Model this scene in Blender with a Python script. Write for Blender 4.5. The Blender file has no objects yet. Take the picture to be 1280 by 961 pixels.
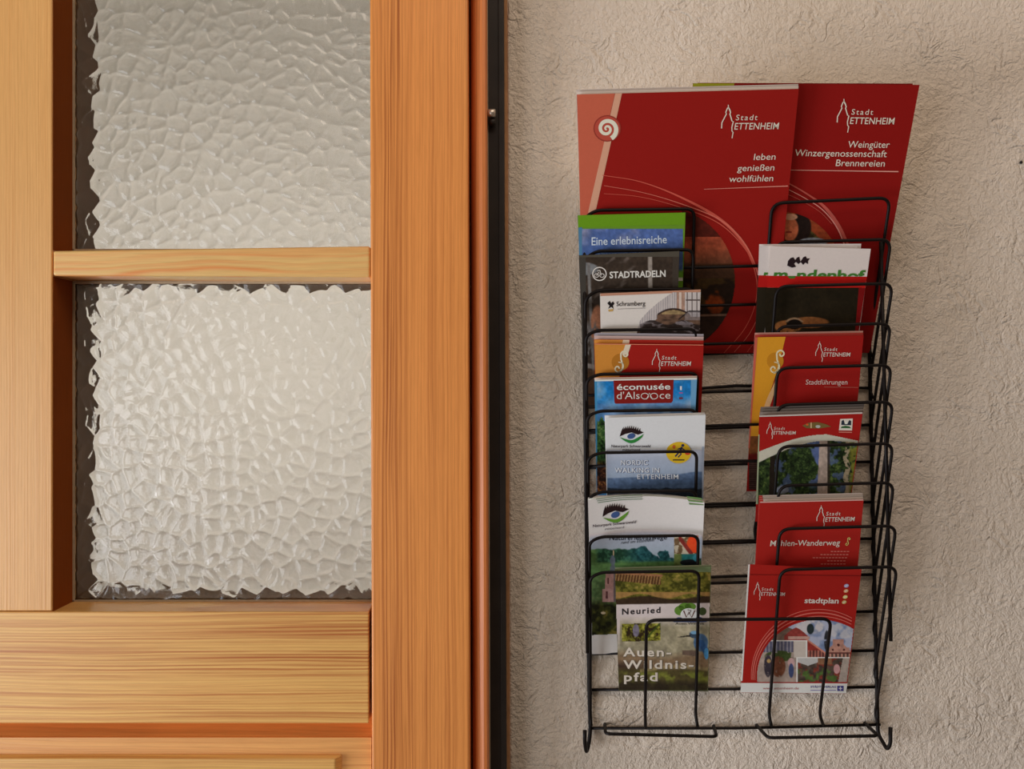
import bpy, bmesh, math, random
import numpy as np
from mathutils import Vector, Matrix, noise as mnoise
from mathutils.geometry import tessellate_polygon

random.seed(4)
SC = bpy.context.scene
COL = SC.collection

# ------------------------------------------------------------------ camera, world, lights, exposure
F = 1244.4            # focal length in pixels of a 1280 wide frame (35 mm on 36 mm)
DIST = 1.07           # camera to wall
ZC = 1.45
cam_d = bpy.data.cameras.new('camera')
cam_d.lens = 35.0
cam_d.sensor_width = 36.0
cam_d.clip_start = 0.02
cam = bpy.data.objects.new('camera', cam_d)
COL.objects.link(cam)
cam.location = (0, -DIST, ZC)
cam.rotation_euler = (math.radians(90), 0, 0)
SC.camera = cam

w = bpy.data.worlds.new('world')
SC.world = w
w.use_nodes = True
w.node_tree.nodes['Background'].inputs[0].default_value = (0.90, 0.80, 0.70, 1)
w.node_tree.nodes['Background'].inputs[1].default_value = 0.08


def area(name, loc, target, sx, sy, power, color):
    l = bpy.data.lights.new(name, 'AREA')
    l.shape = 'RECTANGLE'
    l.size = sx
    l.size_y = sy
    l.energy = power
    l.color = color
    o = bpy.data.objects.new(name, l)
    COL.objects.link(o)
    o.location = loc
    o.rotation_euler = (Vector(target) - Vector(loc)).to_track_quat('-Z', 'Y').to_euler()
    return o


area('window_daylight', (-2.6, -1.15, 0.55), (0.1, 0, 1.25), 1.1, 1.1, 56, (0.90, 0.96, 1.06))
area('ceiling_glow', (0.45, -1.0, 2.75), (0.35, 0, 1.4), 1.4, 0.8, 10, (1.0, 0.84, 0.70))
area('entrance_window', (-1.95, -2.4, 1.05), (-0.1, 0, 1.4), 1.1, 1.3, 17, (0.92, 0.97, 1.04))
area('hallway_light', (-0.5, 0.3, 1.5), (-0.5, 1.05, 1.6), 0.7, 0.6, 4.0, (1.0, 0.92, 0.82))

vs = SC.view_settings
vs.view_transform = 'Standard'
vs.look = 'None'
vs.gamma = 1.0
vs.use_curve_mapping = False
vs.exposure = 0.0


# ------------------------------------------------------------------ helpers
def P(x, y, d):
    """the point that lies d metres in front of the wall plane along the sight line of photo point x, y"""
    k = (DIST - d) / F
    return Vector(((x - 640.0) * k, -d, ZC + (480.5 - y) * k))


def XX(x, d):
    return (x - 640.0) * (DIST - d) / F


def ZZ(y, d):
    return ZC + (480.5 - y) * (DIST - d) / F


def s2l(c):
    c = np.asarray(c, dtype=float) / 255.0
    return np.where(c <= 0.04045, c / 12.92, ((c + 0.055) / 1.055) ** 2.4)


LK = 0.60   # paper of albedo 1 shows at this level, so printed inks are read off the photo divided by it


def ink(c):
    return np.clip(s2l(c) / LK, 0.004, 0.93)


def link(o, parent=None):
    COL.objects.link(o)
    if parent is not None:
        o.parent = parent
    return o


def tag(o, label=None, cat=None, group=None, kind=None):
    if label: o['label'] = label
    if cat: o['category'] = cat
    if group: o['group'] = group
    if kind: o['kind'] = kind
    return o


def empty(name, loc=(0, 0, 0), **kw):
    o = bpy.data.objects.new(name, None)
    o.empty_display_size = 0.02
    o.location = loc
    link(o)
    tag(o, **kw)
    return o


def mesh_obj(name, verts, faces, mat, parent=None, smooth=False):
    me = bpy.data.meshes.new(name)
    me.from_pydata([tuple(v) for v in verts], [], faces)
    me.validate()
    if mat: me.materials.append(mat)
    if smooth:
        me.polygons.foreach_set('use_smooth', [True] * len(me.polygons))
    o = bpy.data.objects.new(name, me)
    link(o, parent)
    if parent is not None:
        o.matrix_parent_inverse = Matrix.Translation(-Vector(parent.location))
    return o


def bm_obj(name, bm, mat, parent=None, bevel=0, smooth=False):
    bmesh.ops.recalc_face_normals(bm, faces=bm.faces)
    me = bpy.data.meshes.new(name)
    bm.to_mesh(me)
    bm.free()
    if mat: me.materials.append(mat)
    if smooth:
        me.polygons.foreach_set('use_smooth', [True] * len(me.polygons))
    o = bpy.data.objects.new(name, me)
    link(o, parent)
    if parent is not None:
        o.matrix_parent_inverse = Matrix.Translation(-Vector(parent.location))
    if bevel:
        m = o.modifiers.new('bevel', 'BEVEL')
        m.width = bevel
        m.segments = 3
        m.limit_method = 'ANGLE'
        m.angle_limit = math.radians(25)
    return o


def add_box(bm, x0, x1, y0, y1, z0, z1, shear=0.0):
    vs_ = [bm.verts.new((x + shear * (ZC - z), y, z)) for x in (x0, x1) for y in (y0, y1) for z in (z0, z1)]
    for f in ((0, 1, 3, 2), (4, 6, 7, 5), (0, 4, 5, 1), (2, 3, 7, 6), (0, 2, 6, 4), (1, 5, 7, 3)):
        bm.faces.new([vs_[i] for i in f])


def box(name, x0, x1, y0, y1, z0, z1, mat, parent=None, bevel=0, shear=0.0):
    bm = bmesh.new()
    add_box(bm, x0, x1, y0, y1, z0, z1, shear)
    return bm_obj(name, bm, mat, parent, bevel)


def extrude_profile(name, prof, z0, z1, mat, parent=None, shear=0.0, smooth=False):
    """prof: closed list of (x, y); extruded from z0 to z1"""
    n = len(prof)
    v = [(x + shear * (ZC - z0), y, z0) for x, y in prof] + [(x + shear * (ZC - z1), y, z1) for x, y in prof]
    f = [(i, (i + 1) % n, n + (i + 1) % n, n + i) for i in range(n)]
    f += [tuple(range(n))[::-1], tuple(range(n, 2 * n))]
    bm = bmesh.new()
    bv = [bm.verts.new(p) for p in v]
    for q in f: bm.faces.new([bv[i] for i in q])
    return bm_obj(name, bm, mat, parent, smooth=smooth)


def fillet(pts, radii, n=6):
    """round the corners of a 3D polyline"""
    out = [Vector(pts[0])]
    for i in range(1, len(pts) - 1):
        p, a, b = Vector(pts[i]), Vector(pts[i - 1]), Vector(pts[i + 1])
        r = radii[i] if isinstance(radii, (list, tuple)) else radii
        if r <= 0:
            out.append(p); continue
        da, db = (a - p), (b - p)
        r = min(r, da.length * 0.49, db.length * 0.49)
        s, e = p + da.normalized() * r, p + db.normalized() * r
        for k in range(n + 1):
            t = k / n
            out.append(s * (1 - t) ** 2 + p * 2 * t * (1 - t) + e * t * t)
    out.append(Vector(pts[-1]))
    return out


def tube(name, pts, r, mat, parent=None, sides=8):
    pts = [Vector(p) for p in pts]
    clean = [pts[0]]
    for p in pts[1:]:
        if (p - clean[-1]).length > 1e-5: clean.append(p)
    pts = clean
    n = len(pts)
    verts, faces = [], []
    up = None
    for i, p in enumerate(pts):
        t = (pts[min(i + 1, n - 1)] - pts[max(i - 1, 0)]).normalized()
        if up is None:
            up = Vector((0, 1, 0)) if abs(t.y) < 0.8 else Vector((0, 0, 1))
        u = (up - t * up.dot(t)).normalized()
        v = t.cross(u)
        up = u
        for k in range(sides):
            a = 2 * math.pi * k / sides
            verts.append(p + (u * math.cos(a) + v * math.sin(a)) * r)
    for i in range(n - 1):
        for k in range(sides):
            k2 = (k + 1) % sides
            faces.append((i * sides + k, i * sides + k2, (i + 1) * sides + k2, (i + 1) * sides + k))
    faces.append(tuple(range(sides))[::-1])
    faces.append(tuple((n - 1) * sides + k for k in range(sides)))
    return mesh_obj(name, verts, faces, mat, parent, smooth=True)


# ------------------------------------------------------------------ materials
def new_mat(name):
    m = bpy.data.materials.new(name)
    m.use_nodes = True
    nt = m.node_tree
    b = nt.nodes['Principled BSDF']
    return m, nt, b


def N(nt, kind, **kw):
    n = nt.nodes.new(kind)
    for k, v in kw.items():
        if k.startswith('i_'):
            n.inputs[int(k[2:])].default_value = v
        elif k in n.inputs.keys() if hasattr(n.inputs, 'keys') else False:
            n.inputs[k].default_value = v
        else:
            setattr(n, k, v)
    return n


def ramp(nt, src, stops):
    r = nt.nodes.new('ShaderNodeValToRGB')
    e = r.color_ramp.elements
    while len(e) < len(stops): e.new(0.5)
    for q, (p, c) in zip(e, stops):
        q.position = p
        q.color = (*c, 1)
    nt.links.new(src, r.inputs[0])
    return r


def coords(nt, scale, loc=(0, 0, 0), rot=(0, 0, 0)):
    tc = nt.nodes.new('ShaderNodeTexCoord')
    mp = nt.nodes.new('ShaderNodeMapping')
    mp.inputs['Scale'].default_value = scale
    mp.inputs['Location'].default_value = loc
    mp.inputs['Rotation'].default_value = rot
    nt.links.new(tc.outputs['Object'], mp.inputs[0])
    return mp.outputs[0]


def noise(nt, vec, scale, detail=4, rough=0.55, dist=0.0):
    n = nt.nodes.new('ShaderNodeTexNoise')
    n.inputs['Scale'].default_value = scale
    n.inputs['Detail'].default_value = detail
    n.inputs['Roughness'].default_value = rough
    n.inputs['Distortion'].default_value = dist
    nt.links.new(vec, n.inputs['Vector'])
    return n.outputs['Fac']


def mth(nt, op, a, b=None, c=None):
    n = nt.nodes.new('ShaderNodeMath')
    n.operation = op
    for i, s in enumerate((a, b, c)):
        if s is None: continue
        if isinstance(s, (int, float)): n.inputs[i].default_value = s
        else: nt.links.new(s, n.inputs[i])
    return n.outputs[0]


def mixc(nt, fac, a, b, mode='MIX'):
    n = nt.nodes.new('ShaderNodeMix')
    n.data_type = 'RGBA'
    n.blend_type = mode
    for i, s in ((0, fac), (6, a), (7, b)):
        if isinstance(s, (int, float)): n.inputs[i].default_value = s
        elif isinstance(s, tuple): n.inputs[i].default_value = (*s, 1)
        else: nt.links.new(s, n.inputs[i])
    return n.outputs[2]


def bump(nt, b, h, strength=0.3, dist=0.001):
    n = nt.nodes.new('ShaderNodeBump')
    n.inputs['Strength'].default_value = strength
    n.inputs['Distance'].default_value = dist
    nt.links.new(h, n.inputs['Height'])
    nt.links.new(n.outputs[0], b.inputs['Normal'])


def wood(name, light, dark, axis, freq, contrast=1.0, seed=0.0, fig=1.0, rough=0.36, stretch=0.9):
    """axis: the grain direction 'x' or 'z'; freq: growth rings per metre across the grain"""
    m, nt, b = new_mat(name)
    a = tuple(ink(light)); d = tuple(ink(dark))
    vec = coords(nt, (1, 1, 1), (seed, seed * 0.7, seed * 1.3))
    sep = nt.nodes.new('ShaderNodeSeparateXYZ')
    nt.links.new(vec, sep.inputs[0])
    across = sep.outputs[0] if axis == 'z' else sep.outputs[2]
    along = sep.outputs[2] if axis == 'z' else sep.outputs[0]
    cmb = nt.nodes.new('ShaderNodeCombineXYZ')
    nt.links.new(mth(nt, 'MULTIPLY', across, 7.0), cmb.inputs[0])
    nt.links.new(mth(nt, 'MULTIPLY', sep.outputs[1], 7.0), cmb.inputs[1])
    nt.links.new(mth(nt, 'MULTIPLY', along, stretch), cmb.inputs[2])
    low = noise(nt, cmb.outputs[0], 1.0, 3, 0.5)
    cm3 = nt.nodes.new('ShaderNodeCombineXYZ')
    nt.links.new(mth(nt, 'MULTIPLY', across, 60.0), cm3.inputs[0])
    nt.links.new(mth(nt, 'MULTIPLY', along, 5.0), cm3.inputs[2])
    mid = noise(nt, cm3.outputs[0], 1.0, 2, 0.5)
    # ring coordinate, bent by the figure of the board
    ring = mth(nt, 'ADD', mth(nt, 'MULTIPLY', across, freq),
               mth(nt, 'ADD', mth(nt, 'MULTIPLY', low, 9.0 * fig), mth(nt, 'MULTIPLY', mid, 1.1)))
    saw = mth(nt, 'FRACT', ring)
    band = mth(nt, 'POWER', saw, 2.6)
    edge = mth(nt, 'SMOOTH_MIN', mth(nt, 'MULTIPLY', mth(nt, 'SUBTRACT', 1.0, saw), 7.0), 1.0, 0.1)
    line = mth(nt, 'MULTIPLY', band, edge)
    cm4 = nt.nodes.new('ShaderNodeCombineXYZ')
    nt.links.new(mth(nt, 'MULTIPLY', ring, 0.93), cm4.inputs[0])
    nt.links.new(mth(nt, 'MULTIPLY', along, 2.0), cm4.inputs[2])
    streak = ramp(nt, noise(nt, cm4.outputs[0], 1.5, 2, 0.5), [(0.46, (0, 0, 0)), (0.60, (1, 1, 1))])
    wide = ramp(nt, noise(nt, cm4.outputs[0], 0.13, 2, 0.5), [(0.35, (0.25, 0.25, 0.25)), (0.62, (1, 1, 1))])
    line = mth(nt, 'ADD', mth(nt, 'MULTIPLY', line, 0.75), mth(nt, 'MULTIPLY', streak.outputs[0], 0.6))
    line = mth(nt, 'MULTIPLY', line, wide.outputs[0])
    # fibres
    cm2 = nt.nodes.new('ShaderNodeCombineXYZ')
    nt.links.new(mth(nt, 'MULTIPLY', across, 900.0), cm2.inputs[0])
    nt.links.new(mth(nt, 'MULTIPLY', sep.outputs[1], 900.0), cm2.inputs[1])
    nt.links.new(mth(nt, 'MULTIPLY', along, 30.0), cm2.inputs[2])
    fib = noise(nt, cm2.outputs[0], 1.0, 2, 0.6)
    var = noise(nt, cmb.outputs[0], 0.7, 2, 0.5)
    amt = mth(nt, 'MULTIPLY', line, mth(nt, 'MULTIPLY_ADD', var, 1.5, 0.05))
    amt = mth(nt, 'MULTIPLY', amt, contrast)
    c1 = mixc(nt, amt, a, d)
    tone = ramp(nt, low, [(0.3, (0.92, 0.88, 0.82)), (0.7, (1.10, 1.08, 1.05))])
    c2 = mixc(nt, 0.8, c1, tone.outputs[0], 'MULTIPLY')
    fr = ramp(nt, fib, [(0.3, (0.90, 0.87, 0.83)), (0.7, (1.08, 1.06, 1.05))])
    c3 = mixc(nt, 0.7, c2, fr.outputs[0], 'MULTIPLY')
    nt.links.new(c3, b.inputs['Base Color'])
    b.inputs['Roughness'].default_value = rough
    b.inputs['Specular IOR Level'].default_value = 0.6
    bump(nt, b, mth(nt, 'ADD', mth(nt, 'MULTIPLY', fib, 0.5), line), 0.25, 0.0004)
    return m


M = {}
M['wood_left'] = wood('light_spruce_wood', (200, 150, 92), (178, 120, 62), 'z', 330, 0.55, 0.0, 0.25)
M['wood_stile'] = wood('larch_wood_stile', (198, 128, 66), (134, 68, 24), 'z', 270, 1.0, 2.3, 0.55)
M['wood_frame'] = wood('larch_wood_frame', (188, 112, 60), (122, 58, 24), 'z', 260, 0.8, 5.3, 0.6)
M['wood_bar'] = wood('larch_wood_bar', (238, 162, 102), (196, 114, 56), 'x', 130, 0.7, 1.4, 1.0, stretch=2.2)
M['wood_rail'] = wood('larch_wood_rail', (236, 154, 88), (146, 70, 26), 'x', 300, 1.1, 3.7, 0.7, stretch=1.4)
M['wood_panel'] = wood('larch_wood_panel', (220, 144, 84), (150, 80, 36), 'x', 190, 0.6, 8.2, 0.8)
M['wood_mould_shade'] = wood('shaded_larch_moulding', (190, 122, 62), (146, 82, 38), 'x', 190, 0.6, 4.2, 0.8)  # shade below the rail put into a darker wood colour
M['wood_shade'] = wood('shaded_side_wood', (110, 54, 12), (84, 38, 6), 'z', 200, 0.6, 6.0, 0.5)  # shade of the stile's right-facing reveal, put into the wood colour

M['wood_shade'].node_tree.nodes['Principled BSDF'].inputs['Specular IOR Level'].default_value = 0.1
M['wood_shade'].node_tree.nodes['Principled BSDF'].inputs['Roughness'].default_value = 0.8

# plaster
m, nt, b = new_mat('textured_plaster')
v = coords(nt, (1, 1, 1))
n1 = noise(nt, v, 38, 4, 0.5, 0.9)
msk = ramp(nt, noise(nt, v, 17, 2, 0.5), [(0.42, (0, 0, 0)), (0.62, (1, 1, 1))])
ridge = mth(nt, 'ABSOLUTE', mth(nt, 'SUBTRACT', n1, 0.5))
ridge = mth(nt, 'SMOOTH_MIN', mth(nt, 'MULTIPLY', ridge, 9.0), 0.75, 0.2)
n2 = noise(nt, v, 230, 3, 0.6, 0.8)
n3 = noise(nt, v, 700, 2, 0.6)
n4 = noise(nt, v, 5, 3, 0.5)
vo = N(nt, 'ShaderNodeTexVoronoi')
vo.feature = 'F1'
vo.inputs['Scale'].default_value = 90
nt.links.new(v, vo.inputs['Vector'])
pit = ramp(nt, vo.outputs['Distance'], [(0.0, (0, 0, 0)), (0.12, (1, 1, 1))])
h = mth(nt, 'ADD', mth(nt, 'MULTIPLY', mth(nt, 'MULTIPLY', ridge, msk.outputs[0]), 0.8), mth(nt, 'MULTIPLY', n2, 1.0))
h = mth(nt, 'ADD', h, mth(nt, 'MULTIPLY', noise(nt, v, 105, 4, 0.6, 0.6), 1.1))
h = mth(nt, 'ADD', h, mth(nt, 'MULTIPLY', n3, 0.35))
h = mth(nt, 'ADD', h, mth(nt, 'MULTIPLY', pit.outputs[0], 0.25))
tone = ramp(nt, n4, [(0.3, tuple(ink((186, 171, 154)))), (0.7, tuple(ink((194, 180, 165))))])
nt.links.new(tone.outputs[0], b.inputs['Base Color'])
b.inputs['Roughness'].default_value = 0.85
b.inputs['Specular IOR Level'].default_value = 0.25
bump(nt, b, h, 1.0, 0.0023)
M['plaster'] = m


def plain(name, c, rough=0.5, metal=0.0, mott=0.08, scale=60, spec=0.5, bmp=0.0):
    m, nt, b = new_mat(name)
    v = coords(nt, (1, 1, 1))
    n = noise(nt, v, scale, 3)
    a = ink(c)
    r = ramp(nt, n, [(0.25, tuple(a * (1 - mott))), (0.75, tuple(np.clip(a * (1 + mott), 0, 1)))])
    nt.links.new(r.outputs[0], b.inputs['Base Color'])
    b.inputs['Roughness'].default_value = rough
    b.inputs['Metallic'].default_value = metal
    b.inputs['Specular IOR Level'].default_value = spec
    if bmp: bump(nt, b, n, bmp, 0.0005)
    return m


M['black_steel'] = plain('black_steel_strip', (34, 28, 23), 0.5, 0.0, 0.25, 40, 0.3, 0.2)
M['wire'] = plain('black_lacquered_wire', (16, 10, 8), 0.5, 0.0, 0.2, 300, 0.18)
M['steel'] = plain('dull_steel', (176, 162, 148), 0.35, 0.8, 0.15, 200)
M['seal'] = plain('brown_sealant', (150, 108, 74), 0.7, 0.0, 0.2, 90, 0.2)
M['white_room'] = plain('white_painted_hallway', (222, 208, 190), 0.9, 0.0, 0.16, 22)
M['floor'] = plain('grey_stone_floor', (130, 120, 108), 0.6, 0.0, 0.15, 8)
M['rear_shade_wood'] = plain('shaded_rear_lining', (92, 70, 50), 0.6, 0.0, 0.2, 30)  # unlit rear reveals: their shade is in this dark colour
M['pages'] = plain('white_page_edges', (206, 196, 186), 0.7, 0.0, 0.05, 900, 0.3)
M['putty'] = plain('grey_glazing_putty', (150, 132, 108), 0.7, 0.0, 0.1, 200, 0.2)

# printed paper: colours come from the colour attribute painted below
m, nt, b = new_mat('printed_paper')
at = nt.nodes.new('ShaderNodeAttribute')
at.attribute_name = 'Col'
v = coords(nt, (1, 1, 1))
n = noise(nt, v, 400, 2)
r = ramp(nt, n, [(0.2, (0.95, 0.95, 0.95)), (0.8, (1.0, 1.0, 1.0))])
nt.links.new(mixc(nt, 1.0, at.outputs['Color'], r.outputs[0], 'MULTIPLY'), b.inputs['Base Color'])
b.inputs['Roughness'].default_value = 0.5
b.inputs['Specular IOR Level'].default_value = 0.12
M['print'] = m

# hammered glass
m, nt, b = new_mat('hammered_glass')
b.inputs['Base Color'].default_value = (0.97, 0.975, 0.97, 1)
b.inputs['Transmission Weight'].default_value = 1.0
b.inputs['Roughness'].default_value = 0.05
b.inputs['IOR'].default_value = 1.5
v = coords(nt, (1, 1, 1))
bump(nt, b, noise(nt, v, 260, 3, 0.5, 0.3), 0.25, 0.0006)
M['glass'] = m


# ------------------------------------------------------------------ setting: wall, floor, door
S = 0.0026
DF = 0.052           # door face
GD = 0.002          # glass
RD = -0.034          # rear of the door leaf
wx = XX(635.5, 0)


def struct(o): o['kind'] = 'structure'; return o


bm = bmesh.new()
add_box(bm, wx, 1.7, 0, 0.14, 0, 2.7, 0.0032)
add_box(bm, -1.9, -0.665, 0, 0.14, 0, 2.7)
add_box(bm, -0.665, wx - 0.004, 0.0, 0.14, 2.17, 2.7)
struct(bm_obj('wall_back', bm, M['plaster'], bevel=0.0025))
struct(box('floor', -1.9, 1.7, -3.2, 1.3, -0.05, 0.0, M['floor']))
# hallway beyond the glass
struct(box('wall_hallway_rear', -1.3, 0.5, 1.05, 1.1, 0, 2.7, M['white_room']))
struct(box('wall_hallway_left', -1.3, -1.25, 0.14, 1.05, 0, 2.7, M['white_room']))
struct(box('wall_hallway_right', 0.45, 0.5, 0.14, 1.05, 0, 2.7, M['white_room']))
struct(box('ceiling', -1.3, 0.5, 0.14, 1.1, 2.7, 2.75, M['white_room']))

# door leaf
door = struct(empty('door_1', (XX(260, 0), 0, 0.012)))
yF, yG, yR = -DF, -GD, -RD
x_ls0, x_ls1 = XX(-72, DF), XX(65, DF)
x_r0, x_r1 = XX(463.8, DF), XX(586.5, DF)
z_rail1, z_rail0 = ZZ(764.5, DF), ZZ(904, DF)
ztop = 2.10
o = box('stile', x_ls0, x_ls1, yF, yR, z_rail1 + 0.0008, ztop, M['wood_left'], door, 0.0012)
o['label'] = 'pale fine-grained left door stile'
o = box('stile', x_r0, x_r1, yF - 0.0015, yR, 0.012, ztop, M['wood_stile'], door, 0.002, S)
o['label'] = 'orange-brown straight-grained right door stile'
box('rail', x_ls0, XX(461, DF), yF, yR, z_rail0, z_rail1, M['wood_rail'], door, 0.0012)
box('rail', x_ls1, XX(461, DF), yF, yR, 1.98, ztop, M['wood_rail'], door, 0.0012)
# glazing bar, a little wider towards the right
bm = bmesh.new()
xa, xb = XX(66.5, DF), XX(462.5, DF)
fl = [(xa, ZZ(313.5, DF), ZZ(344.5, DF)), (xb, ZZ(307.5, DF), ZZ(346.5, DF))]
vv = []
for x, zt, zb in fl:
    vv.append([bm.verts.new(p) for p in ((x, yF - 0.0004, zt), (x, yF - 0.0004, zb), (x, yR, zb - 0.0), (x, yR, zt))])
for i in range(4):
    j = (i + 1) % 4
    bm.faces.new([vv[0][i], vv[0][j], vv[1][j], vv[1][i]])
bm.faces.new(vv[0]); bm.faces.new(vv[1][::-1])
bm_obj('glazing_bar', bm, M['wood_bar'], door, 0.0022)
o = box('reveal_shade', x_ls1 - 0.0006, x_ls1 + 0.0006, yF + 0.0022, yG - 0.004, z_rail1, ZZ(345.5, DF), M['wood_shade'], door)  # added lining, coloured as the shaded side of the stile
o['label'] = 'thin lining with painted-in shade inside the lower pane opening'
o = box('reveal_shade', x_ls1 - 0.0006, x_ls1 + 0.0006, yF + 0.0022, yG - 0.004, ZZ(312, DF), 1.98, M['wood_shade'], door)
o['label'] = 'thin lining with painted-in shade inside the upper pane opening'
# linings of the rear half of the openings, their shade painted in as dark brown
z_b1t, z_b1b = ZZ(308, DF) + 0.002, ZZ(345.5, DF) - 0.001
for (za, zb_) in ((z_rail1, z_b1b), (z_b1t, 1.98)):
    box('rear_shade_lining', x_ls1 - 0.001, x_ls1 + 0.0018, yG + 0.007, yR + 0.012, za, zb_, M['rear_shade_wood'], door)
    box('rear_shade_lining', x_ls1, XX(462, DF), yG + 0.007, yR + 0.012, za - 0.001, za + 0.0022, M['rear_shade_wood'], door)
    box('rear_shade_lining', x_ls1, XX(462, DF), yG + 0.007, yR + 0.012, zb_ - 0.0018, zb_ + 0.001, M['rear_shade_wood'], door)
    # putty lines round the panes
    box('putty_line', x_ls1 - 0.001, x_ls1 + 0.0022, yG - 0.004, yG, za, zb_, M['putty'], door)
    box('putty_line', x_ls1, XX(462, DF), yG - 0.004, yG, za - 0.001, za + 0.0018, M['putty'], door)
    box('putty_line', x_ls1, XX(462, DF), yG - 0.004, yG, zb_ - 0.0016, zb_ + 0.001, M['putty'], door)
    box('putty_line', XX(462, DF) - 0.004, XX(462, DF) + 0.003, yG - 0.004, yG, za, zb_, M['putty'], door)


# lower panel: sloped moulding, flat, raised field
def panel_profile():
    prof = [(z_rail0, -0.022), (ZZ(920, 0.042), -0.042), (ZZ(921.5, 0.044), -0.0445), (ZZ(921.5, 0.044), -0.012), (z_rail0, -0.012)]
    return prof


bm = bmesh.new()
pr = panel_profile()
x0, x1 = x_ls0, XX(463, DF)
A = [bm.verts.new((x0, y, z)) for z, y in pr]
B = [bm.verts.new((x1, y, z)) for z, y in pr]
for i in range(len(pr)):
    j = (i + 1) % len(pr)
    bm.faces.new([A[i], A[j], B[j], B[i]])
bm.faces.new(A); bm.faces.new(B[::-1])
bm_obj('panel_moulding', bm, M['wood_mould_shade'], door)
box('panel', x_ls0, XX(463, DF), -0.0445, -0.012, 0.15, ZZ(921.5, 0.044), M['wood_panel'], door)
bm = bmesh.new()
zt = ZZ(948, 0.051)
rx = XX(419, 0.051)
pts_o = [(x_ls0 + 0.03, zt + 0.0025), (rx + 0.006, zt + 0.0025), (rx + 0.006, 0.2), (x_ls0 + 0.03, 0.2)]
pts_i = [(x_ls0 + 0.036, zt), (rx, zt), (rx, 0.206), (x_ls0 + 0.036, 0.206)]
O = [bm.verts.new((x, -0.0444, z)) for x, z in pts_o]
I = [bm.verts.new((x, -0.0515, z)) for x, z in pts_i]
for i in range(4):
    j = (i + 1) % 4
    bm.faces.new([O[i], O[j], I[j], I[i]])
bm.faces.new(I); bm.faces.new(O[::-1])
bm_obj('raised_panel', bm, M['wood_rail'], door, 0.0012)
box('rail', x_ls0, XX(463, DF), yF, yR, 0.012, 0.16, M['wood_rail'], door, 0.0012)


# hammered glass panes: real dimples
def pane(x0, x1, z0, z1, seed):
    step = 0.0013
    nx, nz = int((x1 - x0) / step), int((z1 - z0) / step)
    xs = np.linspace(x0, x1, nx)
    zs = np.linspace(z0, z1, nz)
    rng = np.random.default_rng(seed)
    cell = 0.0165
    gx, gz = int((x1 - x0) / cell) + 4, int((z1 - z0) / cell) + 4
    px = (np.arange(gx)[:, None] - 1.5 + rng.uniform(-.05, 1.05, (gx, gz))) * cell + x0
    pz = (np.arange(gz)[None, :] - 1.5 + rng.uniform(-.05, 1.05, (gx, gz))) * cell + z0
    rad = rng.uniform(0.8, 1.25, (gx, gz))
    Xg, Zg = np.meshgrid(xs, zs, indexing='ij')
    ci = ((Xg - x0) / cell + 1.5).astype(int)
    cj = ((Zg - z0) / cell + 1.5).astype(int)
    best = np.full(Xg.shape, 1e9)
    sec = np.full(Xg.shape, 1e9)
    for di in range(-2, 3):
        for dj in range(-2, 3):
            ii = np.clip(ci + di, 0, gx - 1); jj = np.clip(cj + dj, 0, gz - 1)
            dd = np.hypot(Xg - px[ii, jj], Zg - pz[ii, jj]) / rad[ii, jj]
            sec = np.minimum(sec, np.maximum(dd, best))
            best = np.minimum(best, dd)
    t = np.clip((sec - best) / cell, 0, 1)
    hgt = 0.0012 * (1 - np.exp(-t * 6.0)) + 0.0010 * (1 - np.clip(best / cell, 0, 1) ** 2)
    yf = yG - hgt
    verts = np.stack([Xg, yf, Zg], -1).reshape(-1, 3)
    idx = np.arange(nx * nz).reshape(nx, nz)
    q = np.stack([idx[:-1, :-1], idx[1:, :-1], idx[1:, 1:], idx[:-1, 1:]], -1).reshape(-1, 4)
    # flat back
    base = nx * nz
    bv = np.array([(x0, yG + 0.004, z0), (x1, yG + 0.004, z0), (x1, yG + 0.004, z1), (x0, yG + 0.004, z1)])
    V = np.vstack([verts, bv])
    faces = [tuple(f) for f in q.tolist()]
    faces.append((base + 3, base + 2, base + 1, base))
    # closing rims
    faces.append(tuple([base, base + 1] + idx[:, 0].tolist()[::-1]))
    faces.append(tuple([base + 1, base + 2] + idx[-1, :].tolist()[::-1]))
    faces.append(tuple([base + 2, base + 3] + idx[:, -1].tolist()))
    faces.append(tuple([base + 3, base] + idx[0, :].tolist()))
    o = mesh_obj('glass_pane', V, faces, M['glass'], door)
    sm = [True] * len(q) + [False] * 5
    if len(o.data.polygons) == len(sm):
        o.data.polygons.foreach_set('use_smooth', sm)
    return o


pane(x_ls1 - 0.0005, XX(462, DF), z_rail1 - 0.0005, z_b1b, 3)
pane(x_ls1 - 0.0005, XX(462, DF), z_b1t, 1.98, 8)

# door frame bead beside the leaf, steel strip, sealant
prof = [(588, -0.030), (588.5, -0.014), (590, -0.008), (592.5, -0.001), (596, 0.0035), (600, 0.0060), (604, 0.0072), (607.5, 0.0068),
        (609.6, 0.0045), (610, 0.0), (610, -0.075), (588, -0.075)]
struct(extrude_profile('trim_1', [(XX(x, 0.045), -d - 0.042) for x, d in prof], 0.0, 2.17, M['wood_frame'], None, S + 0.0003))
struct(box('trim_2', x_ls0 - 0.05, x_ls0 - 0.004, -0.04, 0.1, 0, 2.17, M['wood_frame'], None, 0.003))
struct(box('trim_3', x_ls0 - 0.004, XX(588, 0), -0.04, 0.1, 2.115, 2.17, M['wood_frame'], None, 0.003))
strip = struct(box('trim_4', XX(611.2, .03), XX(631.5, .03), -0.030, 0.1, 0.0, 2.17, M['black_steel'], None, 0.0006, 0.0036))
box('edge_bead', XX(610.2, .03), XX(611.4, .03), -0.0315, 0.05, 0.0, 2.17, M['putty'], strip, 0, 0.0033)
box('groove_lip', XX(624.5, .03), XX(631.4, .03), -0.032, 0.01, 0.0, 2.17, M['black_steel'], strip, 0.0008, 0.0036)
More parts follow.
